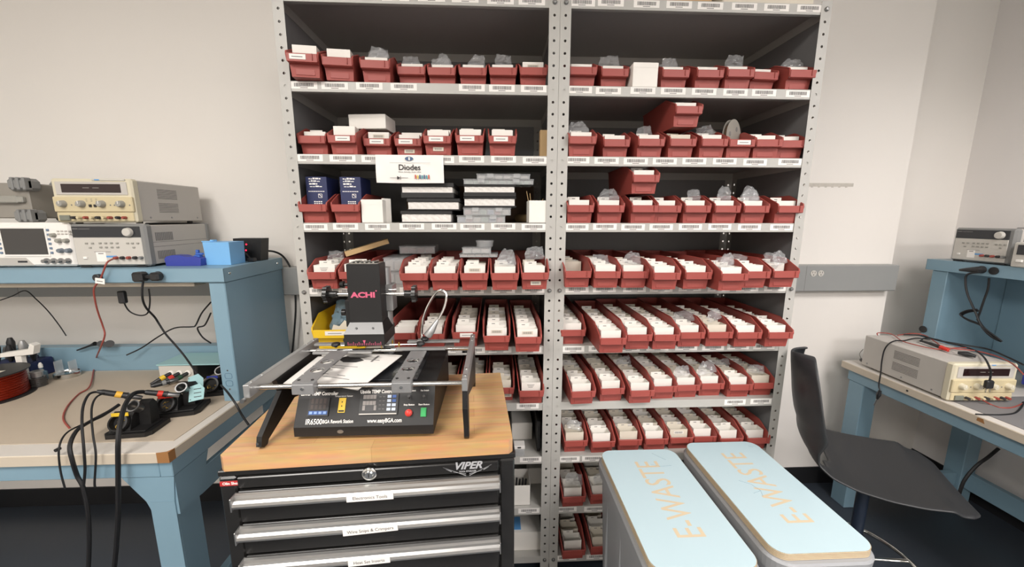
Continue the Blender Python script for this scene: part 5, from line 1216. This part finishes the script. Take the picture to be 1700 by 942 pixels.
mb = MB(); p = at(160, 573, Y=.38); mb.tube([at(128, 582, Y=.38), at(150, 574, Y=.375), at(158, 571, Y=.37)], [.003, .005, .010], 10); mb.cyl(at(168, 571, Y=.39), at(168, 571, Y=.35), .014, n=14); mb.cyl(at(182, 571, Y=.39), at(182, 571, Y=.36), .016, n=14); solo('power_plug', mb, BLK, 'black plugs in the rear channel behind the red lead', 'plug', smooth=True)
mb = MB(); a = at(167, 588, Z=MZ+.004); mb.rbox(-.018, .018, -.004, .004, -.001, .001, .0005, Matrix.Translation((a.x, min(a.y, .37), MZ+.03)) @ Matrix.Rotation(.5, 4, 'Y')); solo('cable_tag', mb, PAPER, 'small white tag under the rear channel plugs', 'cable tag')
YFr = -.285
cable('iron_cable', Pm([(238, 651, -.10), (222, 654, -.13), (208, 672, -.20), (200, 700, -.25), (196, 735, YFr), (196, 790, YFr), (196, 850, YFr), (193, 905, YFr), (188, 960, YFr)]), .0065, RUB, 'thickest black iron cable hanging over bench front edge')
cable('iron_cable', Pm([(161, 651, -.16), (148, 655, -.18), (138, 675, -.22), (136, 705, -.26), (139, 745, YFr), (141, 780, YFr), (138, 812, YFr)]), .0035, RUB, 'black iron cable looping from the yellow-banded iron')
cable('iron_cable', Pm([(176, 652, -.15), (160, 660, -.18), (152, 680, -.22), (154, 720, -.265), (159, 755, YFr), (157, 800, YFr), (158, 810, YFr)]), .0028, RUB, 'thin black cable hanging just right of the loop')
cable('iron_cable', Pm([(198, 672, -.10), (180, 684, -.13), (150, 700, -.18), (128, 715, -.24), (116, 740, YFr), (120, 765, YFr-.01), (128, 790, YFr), (138, 810, YFr), (146, 850, YFr), (148, 900, YFr), (146, 960, YFr)]), .0055, RUB, 'black cable bundle sweeping left then over the bench edge')
cable('iron_cable', Pm([(196, 674, -.09), (170, 692, -.14), (130, 708, -.20), (108, 722, -.25), (98, 745, YFr), (100, 780, YFr), (108, 812, YFr)]), .0025, RUB, 'leftmost thin black cable hanging over bench front edge')
for i, (px, py) in enumerate(((97, 746),)):
    p = at(px, py, Y=-.272); mb = MB(); mb.cyl((p.x, -.268, p.z), (p.x, -.280, p.z), .005, n=12); solo('banana_socket', mb, BLK, 'tiny black grounding stud on the bench front edge', 'stud', smooth=True)
cable('black_cable', Pm([(367, 640, .02), (378, 652, -.06), (392, 672, -.10), (402, 690, -.10), (413, 706, -.10)]), .0035, RUB, 'black cord dropping between bench side and tool cabinet')
cable('power_cable', Pm([(438, 417, .36), (455, 418, .42), (470, 426, .45), (482, 445, .455), (489, 475, .455), (491, 510, .455), (489, 545, .455), (486, 578, .455), (480, 620, .455)]), .0045, RUB, 'black cord arching from the black box down beside left shelving')
cable('thin_cable', [at(x, y, Z=MZ+.002) for x, y in ((128, 603), (150, 606), (180, 606), (210, 604), (250, 603))], .0012, REDC, 'thin dark red wire lying across the rear of mat')

# ------------------------------------------------------------------ e-waste tubs
def rrect(cx_, cy_, a, b, r, n=8):
    out = []
    for k, (sx, sy) in enumerate(((1, 1), (-1, 1), (-1, -1), (1, -1))):
        for j in range(n+1):
            t_ = PI/2*k+PI/2*j/n; out.append((cx_+sx*(a-r)+r*math.cos(t_), cy_+sy*(b-r)+r*math.sin(t_)))
    return out
def ewaste(cx_, cy_, label, llabel, marks):
    t = thing('waste_tub', label, 'waste bin', (cx_, cy_, 0), 0, 'e-waste tubs')
    lv = [(.118, .215, 0, .05), (.122, .222, .01, .055), (.140, .250, .545, .055), (.140, .250, .550, .055), (.150, .262, .555, .06), (.152, .264, .590, .06), (.148, .260, .596, .058), (.134, .246, .596, .05), (.132, .244, .54, .05), (.112, .212, .02, .045)]
    mb = MB(); n = 36; vs = []
    for a, b, z, r in lv: vs += [(x, y, z) for x, y in rrect(0, 0, a, b, r)]
    L = len(lv); n = len(vs)//L
    fs = [(i*n+k, i*n+(k+1) % n, (i+1)*n+(k+1) % n, (i+1)*n+k) for i in range(L-1) for k in range(n)]+[tuple(range(n-1, -1, -1)), tuple(range((L-1)*n, L*n))]
    mb.add(vs, fs); part('tub', mb, BINB, t)
    for sx in (-1, 1):
        mb = MB(); 
        for k in range(3): mb.rbox(min(sx*.128, sx*.138), max(sx*.128, sx*.138), -.15+.14*k, -.13+.14*k, .06, .50, .004, Matrix.Rotation(-sx*.0, 4, 'Y'))
        part('side_rib', mb, BINB, t)
    l = thing('plywood_lid', llabel, 'lid', (cx_, cy_, .5968), 0, 'plywood lids')
    o = rrect(0, 0, .141, .250, .040)
    mb = MB(); mb.prism(o, 2, 0, .019); part('plywood', mb, PLY, l)
    o2_ = rrect(0, 0, .1395, .2485, .039); mb = MB(); mb.prism(o2_, 2, .0191, .0205); lam = part('blue_laminate', mb, LIDB, l)
    mb = MB(); add_text(mb, 'E-WASTE', .118, frame((.012, .012, .0207), (0, 1, 0), (-1, 0, 0)), bold=.0002, sx=.70); part('engraved_text', mb, TAN, lam)
    mb = MB()
    for ln in marks: mb.tube([(x, y, .0207) for x, y in ln], .0005, 5)
    part('scratches', mb, mat('scratch_slate', rgb(120, 150, 165), .7), lam)
ewaste(.311, -.326, 'grey waste tub under the left e-waste lid', 'pale blue plywood lid reading E-WASTE, left of the pair, nearer camera', [[(.02, .16), (.05, .15), (.09, .152)], [(.05, .225), (.07, .20), (.085, .185)]])
ewaste(.650, -.290, 'grey waste tub under the right e-waste lid', 'pale blue plywood lid reading E-WASTE, right of the pair', [[(-.06, .03), (-.03, .01), (-.02, -.02)], [(-.05, -.03), (-.02, -.02), (-.03, -.045)], [(.10, .22), (.115, .21)]])

# ------------------------------------------------------------------ black shell chair
ch = thing('task_chair', 'black plastic shell chair on a pedestal in front of right workbench', 'chair', (1.14, -.165, 0), -.52)
SZ = .598
PROF = [(-.262, .385, .055), (-.262, .378, .085), (-.258, .345, .120), (-.250, .29, .150), (-.240, .22, .175), (-.228, .16, .186), (-.214, .12, .188), (-.205, .07, .180), (-.185, .03, .182), (-.145, .002, .200), (-.08, -.014, .212), (0, -.018, .217), (.08, -.014, .215), (.145, -.004, .208), (.195, -.004, .190), (.225, -.016, .150), (.236, -.032, .09)]
def shell(u, v):
    i = min(int(v*(len(PROF)-1)), len(PROF)-2); f = v*(len(PROF)-1)-i
    a, b = PROF[i], PROF[i+1]; x, z, w_ = [a[k]*(1-f)+b[k]*f for k in range(3)]
    uu = u*2-1; bk = max(0, min(1, (z-.02)/.12)); se = 1-bk
    return Vector((x+bk*.055*uu*uu, w_*uu, SZ+z+se*(.020*uu*uu if x < .16 else .004*uu*uu)))
nu, nv = 18, 48; mb = MB(); mb.grid(shell, nu, nv)
keep = []
for f in mb.f:
    c = sum((mb.v[i] for i in f), Vector())/4; j = mb.f.index(f)//nu; i = mb.f.index(f) % nu; v = (j+.5)/nv; u = (i+.5)/nu*2-1
    if .47 < v < .575 and abs(u) < .62*math.sqrt(max(0, 1-((v-.5225)/.0535)**2)): continue
    keep.append(f)
mb.f = keep; mb.m = [0]*len(keep)
sh = part('seat_shell', mb, SHELL, ch, smooth=True)
so = sh.modifiers.new('thickness', 'SOLIDIFY'); so.thickness = .009; so.offset = 1
sb = sh.modifiers.new('smooth', 'SUBSURF'); sb.levels = 1; sb.render_levels = 1
mb = MB(); mb.rbox(-.10, .10, -.09, .09, SZ-.056, SZ-.034, .004); part('mounting_plate', mb, BLKM, ch)
mb = MB(); mb.cyl((0, 0, .10), (0, 0, .30), .028, n=20); mb.cyl((0, 0, .30), (0, 0, SZ-.056), .019, n=20); part('gas_cylinder', mb, mat('cylinder_slate', rgb(34, 44, 60), .35), ch, smooth=True)
mb = MB(); R_ = .205; zz = .20; mb.tube([(R_*math.cos(2*PI*k/48), R_*math.sin(2*PI*k/48), zz) for k in range(49)], .0085, 10)
for k in range(4): mb.tube([(.026*math.cos(PI/2*k+.4), .026*math.sin(PI/2*k+.4), zz), (R_*math.cos(PI/2*k+.4), R_*math.sin(PI/2*k+.4), zz)], .006, 8)
part('foot_ring', mb, CHR, ch, smooth=True)
for k in range(5):
    a = 2*PI*k/5; mb = MB(); c_, s_ = math.cos(a), math.sin(a)
    mb.tube([(.02*c_, .02*s_, .105), (.15*c_, .15*s_, .092), (.25*c_, .25*s_, .072)], [.024, .020, .014], 10); lg = part('leg', mb, BLK, ch, smooth=True)
    mb = MB(); mb.cyl((.25*c_-.018*s_, .25*s_+.018*c_, .028), (.25*c_+.018*s_, .25*s_-.018*c_, .028), .028, n=18); mb.cyl((.25*c_, .25*s_, .03), (.25*c_, .25*s_, .07), .006, n=8); part('caster', mb, IGREYD, lg, smooth=True)

# ------------------------------------------------------------------ right bench cables
TPZ = .7685+.1605
def Pt(l): return [at(x, y, Z=TPZ+dz) for x, y, dz in l]
cable('red_cable', Pt([(1457, 557, .003), (1458, 553, .012), (1480, 555, .006), (1497, 566, .004), (1520, 573, .003), (1555, 580, .003), (1585, 578, .003), (1610, 578, .004)]), .0022, REDC, 'red lead looping over rear left corner of beige supply')
cable('red_cable', Pt([(1490, 557, .004), (1515, 554, .006), (1535, 557, .004), (1553, 568, .004), (1565, 576, .004), (1590, 580, .004), (1620, 583, .004), (1655, 592, .006), (1680, 604, .010), (1699, 622, .0)]), .0025, REDC, 'red lead running diagonally over beige supply to right edge')
cable('black_cable', Pt([(1470, 566, .003)])[:0]+[at(1461, 648, X=1.532), at(1459, 640, X=1.532), at(1462, 620, X=1.533), at(1464, 600, X=1.535), at(1468, 582, X=1.538), at(1476, 571, X=1.545)]+Pt([(1487, 566, .006), (1500, 566, .004), (1520, 562, .004), (1545, 564, .004)]), .0028, RUB, 'black lead hanging down the left side of beige supply')
mb = MB(); a = at(1461, 649, X=1.530); b = at(1456, 663, X=1.528); c = at(1451, 673, X=1.527); mb.tube([a, a+(b-a)*.5, b], [.006, .009, .004], 8); mb.cyl(b, c, .0022, n=8, mi=1); solo('banana_plug', mb, [BLK, STL], 'black banana plug dangling beside bench edge', 'plug')
cable('black_cable', Pt([(1500, 556, .004), (1530, 558, .006), (1560, 566, .008), (1600, 573, .006), (1640, 580, .006), (1670, 592, .008), (1699, 606, .006)]), .0035, RUB, 'thick black cord over the back of beige supply')
cable('black_cable', Pt([(1528, 567, .006), (1535, 562, .008), (1555, 564, .006), (1575, 570, .006), (1600, 576, .005), (1620, 583, .004), (1632, 592, .006)])+[at(1640, 604, Y=-.085), at(1645, 620, Y=-.088), at(1642, 636, Y=-.09)], .0032, RUB, 'black cord ending in a two-pin plug over the display')
mb = MB(); a = at(1642, 636, Y=-.092); mb.rbox(a.x-.014, a.x+.014, a.y-.008, a.y+.008, a.z-.022, a.z+.010, .004, mi=0)
for dx in (-.008, .008): mb.box(a.x+dx-.0015, a.x+dx+.0015, a.y-.002, a.y+.002, a.z-.038, a.z-.020, mi=1)
solo('power_plug', mb, [BLK, CHR], 'black two-pin plug hanging over beige supply display', 'plug')
mb = MB(); q = [at(1528, 566, Z=TPZ+.006), at(1545, 571, Z=TPZ+.008), at(1562, 577, Z=TPZ+.008), at(1575, 582, Z=TPZ+.006), at(1587, 587, Z=TPZ+.005)]
mb.tube(q[:3], [.004, .007, .008], 10, 0); mb.tube(q[2:4], [.0095, .007], 10, 1); mb.tube([q[3], q[4]], [.003, .001], 8, 2); solo('test_probe', mb, [BLK, REDP, CHR], 'black and red test probe lying on beige supply', 'test probe', smooth=True)
mb = MB(); q = [at(1590, 586, Z=TPZ+.006), at(1605, 588, Z=TPZ+.008), at(1620, 592, Z=TPZ+.006)]; mb.tube(q, [.006, .011, .006], 10); solo('clip_lead', mb, BLK, 'black clip lying right of the red test probe', 'clip', smooth=True)
cable('red_cable', [at(1632, 665, Y=-.075)]+[at(x, y, Z=.7715) for x, y in ((1645, 672), (1660, 677), (1680, 677), (1699, 670))], .0025, REDC, 'red lead plugged into beige supply front, lying on bench')
cable('black_cable', [at(x, y, Z=.7715) for x, y in ((1620, 688), (1640, 689), (1665, 689), (1685, 686), (1696, 676), (1699, 668))], .0028, RUB, 'black lead with open end lying on white bench top')
cable('power_cable', Pm([(1455, 560, .36)])[:0]+[at(x, y, X=1.90) for x, y in ((1628, 452), (1606, 456), (1603, 470), (1606, 488), (1613, 505), (1620, 520), (1626, 535), (1634, 548), (1648, 560))], .004, RUB, 'black cord hanging from the nearer riser outlet in a loop')
cable('power_cable', [at(x, y, X=1.96) for x, y in ((1642, 462), (1640, 480), (1633, 500), (1627, 518), (1624, 530), (1634, 545), (1650, 560))], .004, RUB, 'black cord hanging straight behind the looped cord')
mb = MB()
for k in range(3): mb.tube(smoothpath([at(x+k*1.5, y+k*1.2, X=1.90+.006*k) for x, y in ((1622, 514), (1605, 516), (1594, 522), (1605, 530), (1625, 538), (1640, 550), (1660, 565), (1640, 555), (1622, 530))]), .0035, 7)
solo('cord_bundle', mb, RUB, 'bundled coil of black cord below the right riser outlets', 'cable bundle', smooth=True)
mb = MB(); a = at(1629, 450, X=1.925); mb.tube([(1.928, a.y, 1.258), (1.905, a.y, 1.258), (1.897, a.y+.03, 1.254), (1.895, a.y+.055, 1.250)], [.016, .014, .009, .005], 12); solo('power_plug', mb, BLK, 'black angled plug in the right riser outlet', 'plug', smooth=True)
mb = MB(); mb.cyl(at(1430, 598, Y=.36), at(1435, 600, Y=.33), .008, n=12); mb.tube(smoothpath([at(1430, 596, Y=.36), at(1427, 588, Y=.37), at(1433, 580, Y=.37)]), .0018, 6, 1); solo('rear_connector', mb, [BLK, KNOB], 'black connector behind the beige supply, rear left', 'connector')
t = thing('tool_roll', 'dark pouch with blue and clear tools under right riser shelf', 'tool pouch', (2.10, .10, .769)); c = at(1690, 545, X=2.05)
mb = MB(); mb.rbox(2.02, 2.16, -.05, .06, .7705, .90, .02); part('pouch', mb, BLK, t, True)
mb = MB(); mb.rbox(2.0, 2.018, .035, .055, .79, .93, .005); part('blue_handle', mb, DBLUE, t, True)
cable('black_cable', [at(x, y, Y=.0) for x, y in ((1658, 745), (1640, 760), (1620, 775), (1600, 800), (1590, 830))], .006, RUB, 'thick black cord hanging below right workbench')
